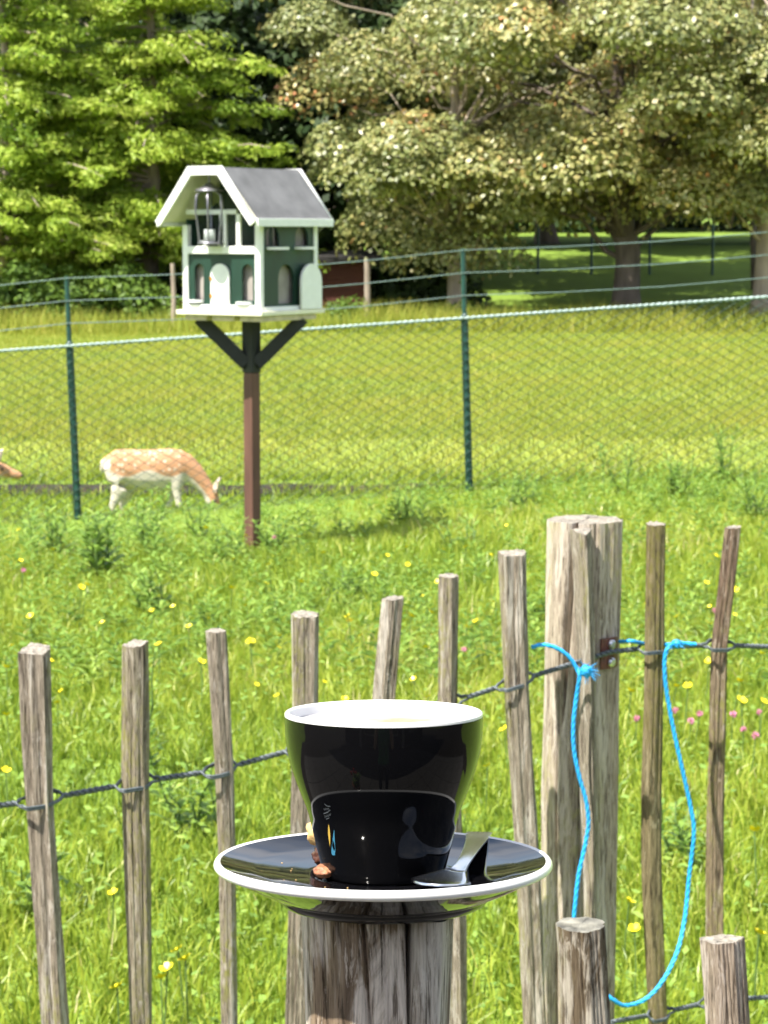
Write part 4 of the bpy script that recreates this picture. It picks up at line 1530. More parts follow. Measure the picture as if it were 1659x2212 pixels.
bc = [(65, 1330), (175, 1265), (165, 1270), (115, 1195), (373, 1308), (435, 1437), (340, 1395), (400, 1348), (540, 1302), (540, 1380), (548, 1384), (597, 1367), (597, 1395), (497, 1265), (800, 1232), (760, 1323), (764, 1330), (788, 1365),
      (920, 1310), (1010, 1175), (960, 1242), (975, 1238), (1000, 1342), (1535, 1243), (1590, 1255), (1545, 1190), (1358, 1495), (1450, 1480), (1475, 1482), (1585, 1467), (1640, 1402), (1645, 1797), (1350, 1950), (1372, 2012),
      (1635, 2012), (235, 1943), (400, 2060), (407, 2082), (260, 2135), (358, 2123), (1050, 1670), (1098, 1585), (1030, 1327), (590, 1215), (445, 1143), (20, 1448), (1640, 1515), (1430, 1322), (1470, 1315), (1530, 1330),
      (1600, 1512), (1612, 1508), (1556, 1505), (700, 1190), (250, 1172), (40, 1150), (15, 1690), (1110, 1260), (1075, 1282), (920, 1390), (880, 1320), (640, 1247), (345, 2100), (1660, 1260), (1520, 1420), (30, 1560)]
rb = random.Random(5)
MARKS = [(77, 1600, 'the leftmost paling'), (292, 1600, 'the second paling from the left'), (470, 1560, 'the third paling from the left'), (660, 1420, 'the fourth paling from the left'), (846, 1400, 'the fifth paling from the left'),
         (968, 1370, 'the sixth paling from the left'), (1108, 1400, 'the paling left of the round post'), (1260, 1300, 'the thick round post'), (1415, 1500, 'the paling right of the round post'), (1580, 1400, 'the reddish paling at the right'),
         (545, 1180, 'the dovecote post'), (300, 1110, 'the grazing deer'), (155, 1090, 'the left green fence post'), (1003, 1060, 'the middle green fence post'), (500, 1870, 'the left of the saucer'), (1450, 2170, 'the bottom of the blue twine'), (1560, 2020, 'the grey near stake'), (85, 2050, 'the foot of the leftmost paling'), (300, 2050, 'the lower half of the second paling')]
seen_lab = {}


def where(x, y):
    d, m = min(((x - a) ** 2 + (y - b) ** 2, (a, b, n_)) for a, b, n_ in MARKS)
    ang = math.degrees(math.atan2(m[1] - y, x - m[0])) % 360
    w_ = ['right of', 'above and right of', 'above', 'above and left of', 'left of', 'below and left of', 'below', 'below and right of'][int((ang + 22.5) // 45) % 8]
    t = w_ + ' ' + m[2]
    return t, round(math.sqrt(d))


def flower_label(kind, pts):
    ws = [where(*p) for p in pts]
    out = []
    words = ['nearest'] + [o_ + ' nearest' for o_ in 'second third fourth fifth sixth seventh eighth ninth tenth eleventh twelfth'.split()]
    for i, (t, d) in enumerate(ws):
        same = sorted((dd, j) for j, (tt, dd) in enumerate(ws) if tt == t)
        if len(same) == 1: out.append(f'{kind} {t}')
        else: out.append(f'{words[min(11, [j for _, j in same].index(i))]} {kind} {t}')
    return out


rbx = random.Random(17)
while len(bc) < 118:
    q_ = (rbx.uniform(5, 1655), 1120 + 420 * rbx.uniform(0, 1) ** 1.5)
    if min((q_[0] - a_) ** 2 + (q_[1] - b_) ** 2 for a_, b_ in bc) > 900:
        bc.append(q_)
blab = flower_label('yellow buttercup', bc)
for i, (bx, by) in enumerate(bc):
    o = stem_me if i == 0 else copy_tree(stem_me)
    o['label'] = blab[i]
    s = rb.uniform(0.85, 1.15) * (0.9 if i < 66 else 0.68)
    g_ = G(bx, by, 0.205 * s)
    o.location = (g_.x, g_.y, float(zt(g_.x, g_.y)))
    o.rotation_euler = (rb.uniform(-0.12, 0.12), rb.uniform(-0.12, 0.12), rb.uniform(0, 6))
    o.scale = (s, s, s)
# clover heads
cl = MB().tube([(0, 0, -0.02), (0.003, 0, 0.08), (0, 0, 0.15)], 0.002, 4).build('clover_flower', M['stem'])
hd = MB()
rr = random.Random(2)
for k in range(46):
    u = Vector((rr.gauss(0, 1), rr.gauss(0, 1), rr.gauss(0, 1) + 0.3)).normalized()
    s = u.orthogonal().normalized()
    t = u.cross(s)
    c0 = u * 0.004
    hd.add([c0 + s * 0.0016, c0 - s * 0.0016, u * 0.013 + t * 0.002, u * 0.013 - t * 0.001], [(0, 1, 2), (0, 3, 1), (0, 2, 3), (1, 3, 2)])
hd.build('flower_head', M['clover'], cl, loc=(0, 0, 0.155))
tag(cl, 'round pink clover flower in the meadow grass', 'flower', 'clover flowers in the meadow')
cp = [(1370, 1557), (1470, 1537), (1500, 1543), (1580, 1543), (1600, 1578), (1620, 1592), (1640, 1537), (43, 1240), (1010, 1392), (1340, 1590), (1545, 1300), (595, 1160), (1490, 1560)]
clab = flower_label('pink clover flower', cp)
for i, (bx, by) in enumerate(cp):
    o = cl if i == 0 else copy_tree(cl)
    o['label'] = clab[i]
    s = rb.uniform(0.85, 1.2)
    g_ = G(bx, by, 0.155 * s)
    o.location = (g_.x, g_.y, float(zt(g_.x, g_.y)))
    o.rotation_euler = (rb.uniform(-0.12, 0.12), rb.uniform(-0.12, 0.12), rb.uniform(0, 6))
    o.scale = (s, s, s)


# ------------------------------------------------------------------ timber
def section(seed, kind, n=28):
    """outline of a cleft stake, half width 1 in x"""
    rg = random.Random(seed)
    if kind == 'round':
        pts = []
        for i in range(n):
            an = 2 * PI * i / n
            r = 1 + 0.03 * math.sin(3 * an + seed) + 0.02 * math.sin(7 * an + 2 * seed)
            pts.append((r * math.cos(an), r * math.sin(an)))
    else:
        m = {'square': 4, 'tri': 3, 'five': 5}.get(kind, 4)
        a0 = rg.uniform(0, PI)
        cor = []
        for i in range(m):
            an = a0 + 2 * PI * (i + rg.uniform(-0.18, 0.18)) / m
            cor.append((math.cos(an) * rg.uniform(0.85, 1.1), math.sin(an) * rg.uniform(0.85, 1.1)))
        pts = []
        for i in range(n):
            s = i / n * m
            k = int(s)
            t = s - k
            p, q = cor[k % m], cor[(k + 1) % m]
            x, y = p[0] + (q[0] - p[0]) * t, p[1] + (q[1] - p[1]) * t
            l = math.hypot(x, y)
            bulge = 0.30 * math.sin(PI * t)
            x, y = x * (1 + bulge * (0.9 - l) / 0.9), y * (1 + bulge * (0.9 - l) / 0.9)
            pts.append((x, y))
    xs_ = [p[0] for p in pts]
    c = (max(xs_) + min(xs_)) / 2
    k = 2 / (max(xs_) - min(xs_))
    return [((p[0] - c) * k, p[1] * k) for p in pts]


def stake(name, tl, tr_, ty, ctrl, D, seed, kind, mats, parent=None, rings=64, n=84, depth=0.9, zend=-0.12, cracks=(), rough=0.05, tilt=None, groove=0.16):
    """upright timber through the control points (centre x, y, width) at distance D, its foot in the ground"""
    pts = [(((tl + tr_) / 2), ty, tr_ - tl)] + list(ctrl)
    W_ = [(P(c, y, D), px(wd, D * 1.0)) for (c, y, wd) in pts]
    base = W_[-1][0]
    prev = W_[-2][0]
    dr = (base - prev) / max(1e-6, abs((base - prev).z))
    end = base + dr * (base.z - zend)
    W_.append((end, W_[-1][1]))
    root_z = zend
    org = Vector((end.x, end.y, zend))
    sec = section(seed, kind, n)
    vs, fs, mi, smf = [], [], [], []
    ztop = W_[0][0].z
    zsamp = [ztop - (ztop - zend) * (i / rings) ** 1.25 for i in range(rings + 1)]
    cen = []
    for z in zsamp:
        for (p, wa), (q, wb_) in zip(W_[:-1], W_[1:]):
            if q.z - 1e-6 <= z <= p.z + 1e-6:
                t = (p.z - z) / max(1e-6, p.z - q.z)
                cen.append((p.lerp(q, t), wa + (wb_ - wa) * t))
                break
    for i, (c, wd) in enumerate(cen):
        for k in range(n):
            sx, sy_ = sec[k]
            an = math.atan2(sy_, sx)
            g_ = 1 + rough * 2.0 * noise.noise(Vector((sx * 2.3 + seed, sy_ * 2.3, c.z * 2.2))) + rough * 0.8 * noise.noise(Vector((sx * 7 + seed, sy_ * 7, c.z * 7)))
            q_ = noise.noise(Vector((sx * 11 + seed * 3, sy_ * 11, c.z * 1.6)))
            g_ -= groove * max(0.0, q_ - 0.08) + groove * 0.5 * max(0.0, noise.noise(Vector((sx * 23, sy_ * 23 + seed, c.z * 3.5))) - 0.1)
            for (ca, cz0, cz1, cw, cd, drift) in cracks:
                if cz0 >= c.z >= cz1:
                    da = (an - (ca + drift * (min(cz0, ztop) - c.z)) + PI) % (2 * PI) - PI
                    e = min(1, (c.z - cz1) / max(1e-3, (min(cz0, ztop) - cz1) * 0.3))
                    g_ -= cd * math.exp(-(da / cw) ** 2) * e
            zoff = 0
            if i == 0:
                zoff = (0.012 if n > 100 else 0.05) * wd * noise.noise(Vector((sx * 3, sy_ * 3, seed)))
                if tilt: zoff += (sx * tilt[0] + sy_ * tilt[1]) * wd / 2
            vs.append(Vector((c.x + sx * g_ * wd / 2, c.y + sy_ * g_ * depth * wd / 2, c.z + zoff)) - org)
    m = len(cen)
    mb = MB()
    for i in range(m - 1):
        for k in range(n):
            k2 = (k + 1) % n
            fs.append((i * n + k2, i * n + k, (i + 1) * n + k, (i + 1) * n + k2))
    mb.add(vs, fs, 0, kind == 'round')
    # cut top: inner ring and centre
    c0, wd = cen[0]
    tv = [vs[k] for k in range(n)]
    cc = Vector((c0.x, c0.y, c0.z)) - org
    inn = [cc + (v - cc) * 0.55 + Vector((0, 0, 0.02 * wd * noise.noise(Vector((k * 1.3, seed, 0))))) for k, v in enumerate(tv)]
    q = tv + inn + [sum((v for v in inn), Vector()) / n]
    ff = [(k, (k + 1) % n, n + (k + 1) % n, n + k) for k in range(n)] + [(n + k, n + (k + 1) % n, 2 * n) for k in range(n)]
    mb.add(q, ff, 1, False)
    o = mb.build(name, mats, parent)
    o.location = org - (parent.location if parent is not None else Vector())
    return o, cen


def DF(x):
    return 3.40 + 0.62 * (x - 75) / 1505


pf = empty('paling_fence', (P(75, 2212, DF(75)).x, DF(75), 0), 0, 'weathered split chestnut paling fence strung on twisted wire across the meadow', 'fence')
PALE = [
    (47, 108, 1402, [(88, 1735, 58), (118, 2212, 56)], 1, 'square', 'paling', (0.0, 0.25)),
    (264, 318, 1390, [(292, 1690, 54), (304, 2212, 46)], 2, 'five', 'paling_green', (0.1, 0.1)),
    (445, 486, 1362, [(484, 1670, 40), (492, 1900, 36), (495, 2212, 34)], 3, 'round', 'paling', (0.0, 0.1)),
    (632, 690, 1327, [(662, 1500, 54), (645, 2100, 50), (642, 2212, 50)], 4, 'square', 'paling', (0.0, 0.1)),
    (826, 872, 1292, [(828, 1510, 50), (770, 2212, 48)], 5, 'five', 'paling', (0.05, 0.1)),
    (947, 990, 1243, [(966, 1515, 43), (985, 2000, 44), (988, 2212, 44)], 6, 'five', 'paling', (0.0, 0.1)),
    (1077, 1135, 1194, [(1115, 1490, 52), (1142, 1900, 50), (1156, 2212, 50)], 7, 'square', 'paling', (0.0, 0.12)),
    (1234, 1282, 1148, [(1268, 1400, 40), (1276, 1800, 40), (1280, 2212, 40)], 8, 'tri', 'paling', (0.0, 0.1)),
    (1396, 1437, 1131, [(1413, 1400, 42), (1406, 1700, 44), (1406, 1900, 42), (1420, 2212, 42)], 9, 'round', 'paling_olive', (0.0, 0.1)),
    (1566, 1602, 1138, [(1553, 1400, 38), (1545, 1750, 40), (1543, 2212, 40)], 10, 'five', 'paling_brown', (0.1, 0.1)),
    (1716, 1758, 1120, [(1722, 1400, 42), (1720, 2212, 42)], 13, 'square', 'paling', (0.0, 0.1)),
    (-120, -70, 1415, [(-92, 1740, 50), (-80, 2212, 48)], 14, 'square', 'paling', (0.0, 0.1)),
]
cens = []
for (tl, tr_, ty, ct, sd_, kd, mt, tilt) in PALE:
    o, cen = stake('paling', tl, tr_, ty, ct, DF((tl + tr_) / 2), sd_, kd, [M[mt], M['end']], pf, tilt=tilt, rough=0.11)
    cens.append((cen, DF((tl + tr_) / 2)))

# big round post
bpD = DF(1258) + 0.095
bpost, bcen = stake('round_post', 1182, 1345, 1122, [(1250, 1700, 164), (1247, 2212, 164)], bpD, 21, 'round', [M['post'], M['end']], None, rings=100, n=220, depth=1.0,
                    cracks=[(-PI / 2 - 0.34, 9, 0.93, 0.05, 0.50, -0.75), (-PI / 2 - 0.70, 1.08, -1, 0.03, 0.16, 0.05), (-PI / 2 + 0.25, 9, 0.8, 0.05, 0.05, 0.1)], rough=0.03, tilt=(0.0, 0.0), groove=0.07)
tag(bpost, 'thick round pale wooden post with a long split and twine beside it', 'post')
# strap and bolts
sp = P(1320, 1400, bpD)
cy = bcen[0][0]
strap = empty('metal_strap', (0, 0, 0), 0, 'small rust brown metal strap with two bolts on the round post', 'strap')
cx0, cyy, rad_ = P(1250, 1400, bpD).x, bpD, px(164, bpD) / 2
strap.location = (cx0, cyy, P(1320, 1400, bpD).z)
mb = MB()
vs, fs = [], []
hh = px(66, bpD) / 2
for i in range(9):
    an = R(-62) + R(50) * i / 8
    for rr_ in (rad_ + 0.002, rad_ + 0.006):
        for z in (-hh, hh):
            vs.append((rr_ * math.cos(an), rr_ * math.sin(an), z))
for i in range(8):
    q = i * 4
    fs += [(q + 2, q + 6, q + 7, q + 3), (q, q + 1, q + 5, q + 4), (q + 1, q + 3, q + 7, q + 5), (q, q + 4, q + 6, q + 2)]
fs += [(0, 2, 3, 1), (32, 33, 35, 34)]
mb.add(vs, fs, 0, False)
mb.build('plate', M['rust'], strap)
for z in (-hh * 0.6, hh * 0.6):
    an = R(-44)
    d = Vector((math.cos(an), math.sin(an), 0))
    c0 = d * (rad_ + 0.006) + Vector((0, 0, z))
    MB().tube([c0, c0 + d * 0.004, c0 + d * 0.006], [0.0085, 0.0085, 0.005], 10).build('bolt', M['bolt'], strap)


# twisted fence wire, splitting round every paling
def strand(name, knots, zoff=0.0, sag=0.0):
    """knots: world points (x, D, z) with half width and depth of the paling there (0 for none)"""
    pts = [Vector(k[0]) for k in knots]
    mb = MB()
    n_s = 4
    pathes = [[] for _ in range(n_s)]
    length = 0
    for (a, b) in zip(knots[:-1], knots[1:]):
        pa, pb = Vector(a[0]), Vector(b[0])
        L = (pb - pa).length
        m = max(6, int(L / 0.0022))
        for i in range(m):
            t = i / m
            c = pa.lerp(pb, t)
            s = t * L
            c.z += -sag * 4 * t * (1 - t) * L
            bl = 1.0
            fo = 0
            for (kp, hw, dep, dist) in ((a[0], a[1], a[2], s), (b[0], b[1], b[2], L - s)):
                if hw > 0:
                    lim = hw + 0.012
                    u = min(1, max(0, (dist - hw * 0.75) / (lim - hw * 0.75 + 0.012)))
                    u = u * u * (3 - 2 * u)
                    bl = min(bl, u)
                    if u < 1: fo = dep
            for k in range(n_s):
                an = 2 * PI * (length + s) / 0.021 + (PI if k > 1 else 0) + (0.45 if k % 2 else -0.45)
                hx = Vector((0, math.cos(an), math.sin(an))) * 0.0029
                fr = -1 if k < 2 else 1
                lo = Vector((0, fr * (fo + 0.004), (-0.006 if fr < 0 else 0.006) + (0.0017 if k % 2 else -0.0017)))
                pathes[k].append(c + hx * bl + lo * (1 - bl))
        length += L
    for q in pathes:
        mb.tube(q, 0.0021, 5, caps=True)
    o = mb.build(name, M['wire'], pf, off=pf.location)
    return o


def knot(xp, yp, D, hwpx, dep):
    return (P(xp, yp, D), px(hwpx, D), px(dep, D))


up = [knot(-92, 1752, DF(-92), 25, 22), knot(88, 1728, DF(77), 29, 28), knot(293, 1690, DF(291), 26, 26), knot(476, 1663, DF(465), 21, 20), knot(660, 1612, DF(660), 27, 26), knot(812, 1572, DF(849), 25, 24), knot(968, 1520, DF(968), 22, 22),
      knot(1114, 1472, DF(1106), 26, 26), knot(1320, 1408, bpD - 0.060, 0, 0), knot(1412, 1398, DF(1416), 21, 20), knot(1553, 1393, DF(1584), 19, 19), knot(1722, 1400, DF(1737), 21, 20)]
strand('wire', up)
lowk = [knot(1156, 2262, DF(1106), 25, 25), knot(1330, 2206, DF(1250) - 0.05, 0, 0), knot(1420, 2190, DF(1416), 21, 21), knot(1543, 2162, DF(1584), 20, 20), knot(1722, 2150, DF(1737), 21, 20)]
strand('wire', lowk)

# blue twine
tD = DF(1258) - 0.045
tw_pts = [(1148, 1398, tD), (1172, 1393, tD), (1200, 1399, tD), (1228, 1418, tD), (1246, 1445, tD), (1252, 1462, tD - 0.005), (1246, 1500, tD), (1239, 1560, tD), (1240, 1620, tD), (1252, 1680, tD), (1266, 1730, tD), (1271, 1780, tD), (1262, 1835, tD),
          (1250, 1890, tD), (1243, 1950, tD), (1240, 2000, tD), (1250, 2060, tD), (1284, 2125, tD), (1325, 2160, tD), (1352, 2172, tD + 0.01), (1395, 2158, tD + 0.02), (1432, 2118, tD + 0.03), (1462, 2058, tD + 0.05), (1479, 1985, tD + 0.07), (1489, 1890, tD + 0.08), (1499, 1800, tD + 0.08),
          (1493, 1750, tD + 0.08), (1478, 1680, tD + 0.08), (1460, 1600, tD + 0.08), (1446, 1530, tD + 0.08), (1437, 1470, tD + 0.08), (1436, 1425, tD + 0.08), (1443, 1400, tD + 0.08), (1462, 1390, tD + 0.085), (1502, 1392, tD + 0.09)]
tws = empty('blue_twine', P(1250, 1800, tD), 0, 'bright blue baler twine hanging in a loop from the fence wire', 'twine')
mb = MB()
base = smooth_path([P(*q) for q in tw_pts], 7)
dense = smooth_path(base[::2] + [base[-1]], 6)
for ply in range(3):
    q_, ln_ = [], 0.0
    for i, p_ in enumerate(dense):
        if i: ln_ += (p_ - dense[i - 1]).length
        t_ = (dense[min(i + 1, len(dense) - 1)] - dense[max(i - 1, 0)]).normalized()
        n_ = t_.cross(Vector((0, 1, 0))).normalized()
        b_ = t_.cross(n_)
        a_ = 2 * PI * (ln_ / px(52, tD) + ply / 3)
        q_.append(p_ + (n_ * math.cos(a_) + b_ * math.sin(a_)) * px(2.2, tD))
    mb.tube(q_, px(3.0, tD), 6)
mb.build('cord', M['twine'], tws, off=tws.location)
rk = random.Random(9)


def knot_ball(cx, cy, D, r, nloop, fray):
    mb = MB()
    c = P(cx, cy, D)
    for i in range(nloop):
        ax = Vector((rk.gauss(0, 1), rk.gauss(0, 1), rk.gauss(0, 1))).normalized()
        u = ax.orthogonal().normalized()
        v = ax.cross(u)
        pts = [c + (u * math.cos(a_) + v * math.sin(a_)) * r * rk.uniform(0.85, 1.1) for a_ in [2 * PI * k / 10 for k in range(11)]]
        mb.tube(pts, px(4.6, D), 6)
    for i in range(fray):
        d = Vector((rk.gauss(0.6, 0.8), rk.gauss(-0.3, 0.5), rk.gauss(0, 0.8))).normalized()
        l = r * rk.uniform(1.6, 3.0)
        mb.tube([c, c + d * l * 0.6, c + d * l + Vector((0, 0, -0.003))], [px(1.2, D), px(1.0, D), px(0.5, D)], 4)
    mb.build('knot', M['twine'], tws, off=tws.location)


knot_ball(1266, 1450, tD - 0.006, px(11, tD), 6, 34)
knot_ball(1462, 1391, tD + 0.08, px(8, tD), 4, 10)
mb = MB()
mb.tube(smooth_path([P(1338, 1386, DF(1340) + 0.03), P(1365, 1385, DF(1360)), P(1392, 1391, DF(1400) + 0.02), P(1420, 1394, DF(1416) + 0.03), P(1448, 1392, tD + 0.09)], 6), px(4.5, tD), 7)
mb.build('cord', M['twine'], tws, off=tws.location)

# the two stakes of the near fence
s1, _ = stake('fence_stake', 1198, 1307, 1997, [(1266, 2212, 108)], 2.20, 31, 'round', [M['stake_dark'], M['end_dark']], None, n=160, rings=80, depth=0.95, rough=0.05, tilt=(0.02, 0.05),
              cracks=[(-PI / 2 - 0.1, 9, -1, 0.03, 0.12, 0.15), (-PI / 2 + 0.35, 9, -1, 0.025, 0.06, -0.05)])
tag(s1, 'dark weathered near stake standing in front of the round post', 'stake')
s2, _ = stake('fence_stake', 1508, 1611, 2028, [(1572, 2212, 102)], 2.35, 32, 'five', [M['stake_grey'], M['end']], None, n=160, rings=80, depth=0.8, rough=0.04, tilt=(0.06, -0.02),
              cracks=[(-PI / 2 + 0.15, 9, -1, 0.025, 0.14, 0.12)])
tag(s2, 'grey weathered near stake in the bottom right corner', 'stake')

# ------------------------------------------------------------------ saucer, cup, spoon, biscuit on the support post
CD = 1.042
k_mm = 0.0001027                           # metres per unit of the enlarged drawing
O_rim = P(827.6, 1857, CD)
TA = R(-4.9)
RX = Matrix.Rotation(TA, 3, 'X')
LIFT = 0.0025
foot = O_rim - RX @ Vector((0, 0, 0.0187 + LIFT))


def place(o, loc_local, rz=0.0):
    o.location = foot + RX @ (Vector(loc_local) + Vector((0, 0, LIFT)))
    o.rotation_euler = (RX @ Matrix.Rotation(rz, 3, 'Z')).to_euler()


def rounded(pts, r=0.0015, n=4):
    """soften the inner corners of a profile"""
    pts = [Vector((p[0], p[1], 0)) for p in pts]
    out = [pts[0]]
    for a_, b_, c_ in zip(pts[:-2], pts[1:-1], pts[2:]):
        u, v = (a_ - b_), (c_ - b_)
        ra = min(r, u.length * 0.45, v.length * 0.45)
        p0, p1 = b_ + u.normalized() * ra, b_ + v.normalized() * ra
        for i in range(n + 1):
            t = i / n
            out.append(p0 * (1 - t) ** 2 + b_ * 2 * t * (1 - t) + p1 * t * t)
    out.append(pts[-1])
    return [(p.x, p.y) for p in out]


# support post
sup, sc_cen = None, None
sx0, sy0 = foot.x + px(-16, CD), foot.y
root_sup = empty('support_post', (sx0, sy0, 0.0), 0, 'split weathered wooden post carrying the saucer and cup', 'post')


def sup_piece(name, outline, seed, mat, lean, cracks, n_r=90, lift=0.0):
    """vertical timber from an outline in mm around the post axis; cut along the saucer plane at the top"""
    n = len(outline)
    vs, fs = [], []
    for i in range(n_r + 1):
        t = (i / n_r) ** 1.6
        for k, (x, y) in enumerate(outline):
            x, y = x / 1000, y / 1000
            ztop = foot.z - 0.0005 - lift + math.tan(TA) * y
            z = ztop + (-0.15 - ztop) * t
            g_ = 1 + 0.035 * noise.noise(Vector((x * 60 + seed, y * 60, z * 4))) + 0.018 * noise.noise(Vector((x * 220 + seed, y * 220, z * 14)))
            an = math.atan2(y, x)
            for (ca, cw, cd, drift) in cracks:
                da = (an - (ca + drift * (ztop - z)) + PI) % (2 * PI) - PI
                g_ -= cd * math.exp(-(da / cw) ** 2)
            vs.append((x * g_ + lean * (ztop - z), y * g_, z))
    for i in range(n_r):
        for k in range(n):
            k2 = (k + 1) % n
            fs.append((i * n + k2, i * n + k, (i + 1) * n + k, (i + 1) * n + k2))
    mb = MB().add(vs, fs, 0, True)
    mb.add([vs[k] for k in range(n)], [tuple(range(n))], 1)
    return mb.build(name, [mat, M['end_dark']], root_sup)


main_o = []
for i in range(240):
    an = 2 * PI * i / 240
    r = 35.0 + 0.9 * math.sin(3 * an + 1) + 0.5 * math.sin(9 * an)
    x, y = r * math.cos(an), r * math.sin(an)
    if x > 13.0:
        x = 13.0 + (x - 13.0) * 0.05
    main_o.append((x, y))
sup_piece('split_post', main_o, 3, M['support'], 0.028, [(-PI / 2 - 0.17, 0.03, 0.13, 1.2), (-PI / 2 + 0.10, 0.02, 0.03, 0.6), (-PI + 0.75, 0.02, 0.03, 0.6)])
side_o = []
for i in range(80):
    an = 2 * PI * i / 80
    x = 24.5 + 10.8 * math.copysign(abs(math.cos(an)) ** 0.6, math.cos(an))
    y = -6 + 29 * math.copysign(abs(math.sin(an)) ** 0.7, math.sin(an))
    side_o.append((x, y))
sup_piece('split_slab', side_o, 8, M['support_pale'], -0.03, [], lift=0.0)

# saucer
sau = empty('saucer', (0, 0, 0), 0, 'glossy black saucer with thick white rim on the support post', 'saucer')
place(sau, (0, 0, 0))
RR = 757 * k_mm
prof = [(0.0001, 0.0030), (0.035, 0.0025), (0.0385, -0.0025), (0.0425, -0.0025), (0.0462, -0.0014), (0.0486, 0.0008), (0.0494, 0.0024), (0.0518, 0.0034), (0.0590, 0.0066), (0.0665, 0.0102), (0.0742, 0.0143)]
MB().lathe(rounded(prof, 0.002, 4), 160).build('underside', M['black_cup'], sau)
rim = [(0.0742, 0.0143), (0.0764, 0.0147), (0.0778, 0.0157), (0.0783, 0.0171), (0.0778, 0.0187), (0.0764, 0.0198), (0.0750, 0.0190)]
MB().lathe(rounded(rim, 0.0012, 4), 160).build('rim', M['white'], sau)
ins = [(0.0750, 0.0190), (0.070, 0.0176), (0.060, 0.0152), (0.047, 0.0134), (0.036, 0.0125), (0.0335, 0.0124), (0.031, 0.0116), (0.0001, 0.0115)]
MB().lathe(rounded(ins, 0.003, 5), 160).build('dish', M['black'], sau)
FLO = 0.0132

# cup
cup = empty('coffee_cup', (0, 0, 0), 0, 'glossy black coffee cup with white inside standing on the saucer', 'cup')
place(cup, (0.0003, 0, 0.0117))
CH = 0.0757
cp_ = [(0.0, 4.58), (0.6, 4.565), (1.2, 4.525), (1.8, 4.445), (2.3, 4.335), (2.8, 4.19), (3.3, 4.015), (3.8, 3.82), (4.2, 3.655), (4.6, 3.51), (5.0, 3.405), (5.5, 3.29), (6.0, 3.17), (6.5, 3.05), (7.0, 2.93), (7.4, 2.84), (7.53, 2.75), (7.57, 2.62)]
outer = [(r / 100, CH - d / 100) for d, r in cp_]
outer = [(p.x, p.y) for p in smooth_path([Vector((r, z, 0)) for r, z in outer], 3)]
body_prof = [p for p in outer if p[1] < CH - 0.0016] + [(0.022, 0.0), (0.021, 0.003), (0.0001, 0.003)]
MB().lathe(body_prof, 160).build('body', M['black_cup'], cup)
lip = [(0.04578, CH - 0.0018), (0.04575, CH - 0.0006), (0.0452, CH), (0.0445, CH + 0.0003), (0.0437, CH), (0.0432, CH - 0.0008), (0.0430, CH - 0.006), (0.0422, CH - 0.014), (0.040, CH - 0.026), (0.0001, CH - 0.04)]
MB().lathe(rounded(lip, 0.0006, 3), 160).build('lip', M['white'], cup)
zf_ = CH - 0.0052
cof = [(0.0431, zf_ + 0.0006), (0.0422, zf_ + 0.0001), (0.040, zf_), (0.03, zf_ + 0.0003), (0.015, zf_ + 0.0006), (0.0001, zf_ + 0.0006)]
MB().lathe(cof, 96).build('milk_foam', M['foam'], cup)
# handle, turned away from the camera
hp = smooth_path([(0.0, 0.042, CH - 0.014), (0.0, 0.056, CH - 0.010), (0.0, 0.068, CH - 0.018), (0.0, 0.066, CH - 0.034), (0.0, 0.052, CH - 0.044), (0.0, 0.036, CH - 0.046)], 6)
MB().tube(hp, 0.0048, 12).build('handle', M['black'], cup)


def cup_r(z):
    for (r0, z0), (r1, z1) in zip(outer[:-1], outer[1:]):
        if z1 <= z <= z0:
            t = (z0 - z) / max(1e-9, z0 - z1)
            return r0 + (r1 - r0) * t
    return 0.03


def on_cup(xv, yv, lift=0.00012):
    """frame position to a point on the front of the cup wall"""
    z = CH - (yv - 1546 - 0.0) * 0.000214 / 0.985
    for _ in range(4):
        r = cup_r(z)
        x = (xv - 828.9) * 0.000214
        yy_ = -math.sqrt(max(1e-9, r * r - x * x))
        z = CH - ((yv - 1546) * 0.000214 + yy_ * math.sin(R(10.0))) / math.cos(R(10.0))
    s = (r + lift) / r
    return Vector((x * s, yy_ * s, z))


def decal(name, polys, mat):
    mb = MB()
    for poly in polys:
        m = len(poly) // 2
        vs, fs = [], []
        for i in range(m):
            vs += [on_cup(*poly[i]), on_cup(*poly[-1 - i])]
        for i in range(m - 1):
            fs.append((2 * i, 2 * i + 2, 2 * i + 3, 2 * i + 1))
        mb.add(vs, fs)
    return mb.build(name, mat, cup)


M['blue_print_reflection'] = plain('blue_print_reflection', (0.045, 0.20, 0.32), 0.3, vary=0.05)  # the saucer logo's reflection, painted straight onto the cup wall
M['yellow_print_reflection'] = plain('yellow_print_reflection', (0.55, 0.36, 0.06), 0.3, vary=0.05)
M['grey_print_reflection'] = plain('grey_print_reflection', (0.16, 0.18, 0.20), 0.4, vary=0.1)
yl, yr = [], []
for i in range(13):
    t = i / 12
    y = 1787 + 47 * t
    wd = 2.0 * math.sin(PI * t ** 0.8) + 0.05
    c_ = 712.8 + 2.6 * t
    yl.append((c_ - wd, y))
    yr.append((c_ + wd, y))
decal('yellow_mark_reflection', [yl + yr[::-1]], M['yellow_print_reflection'])
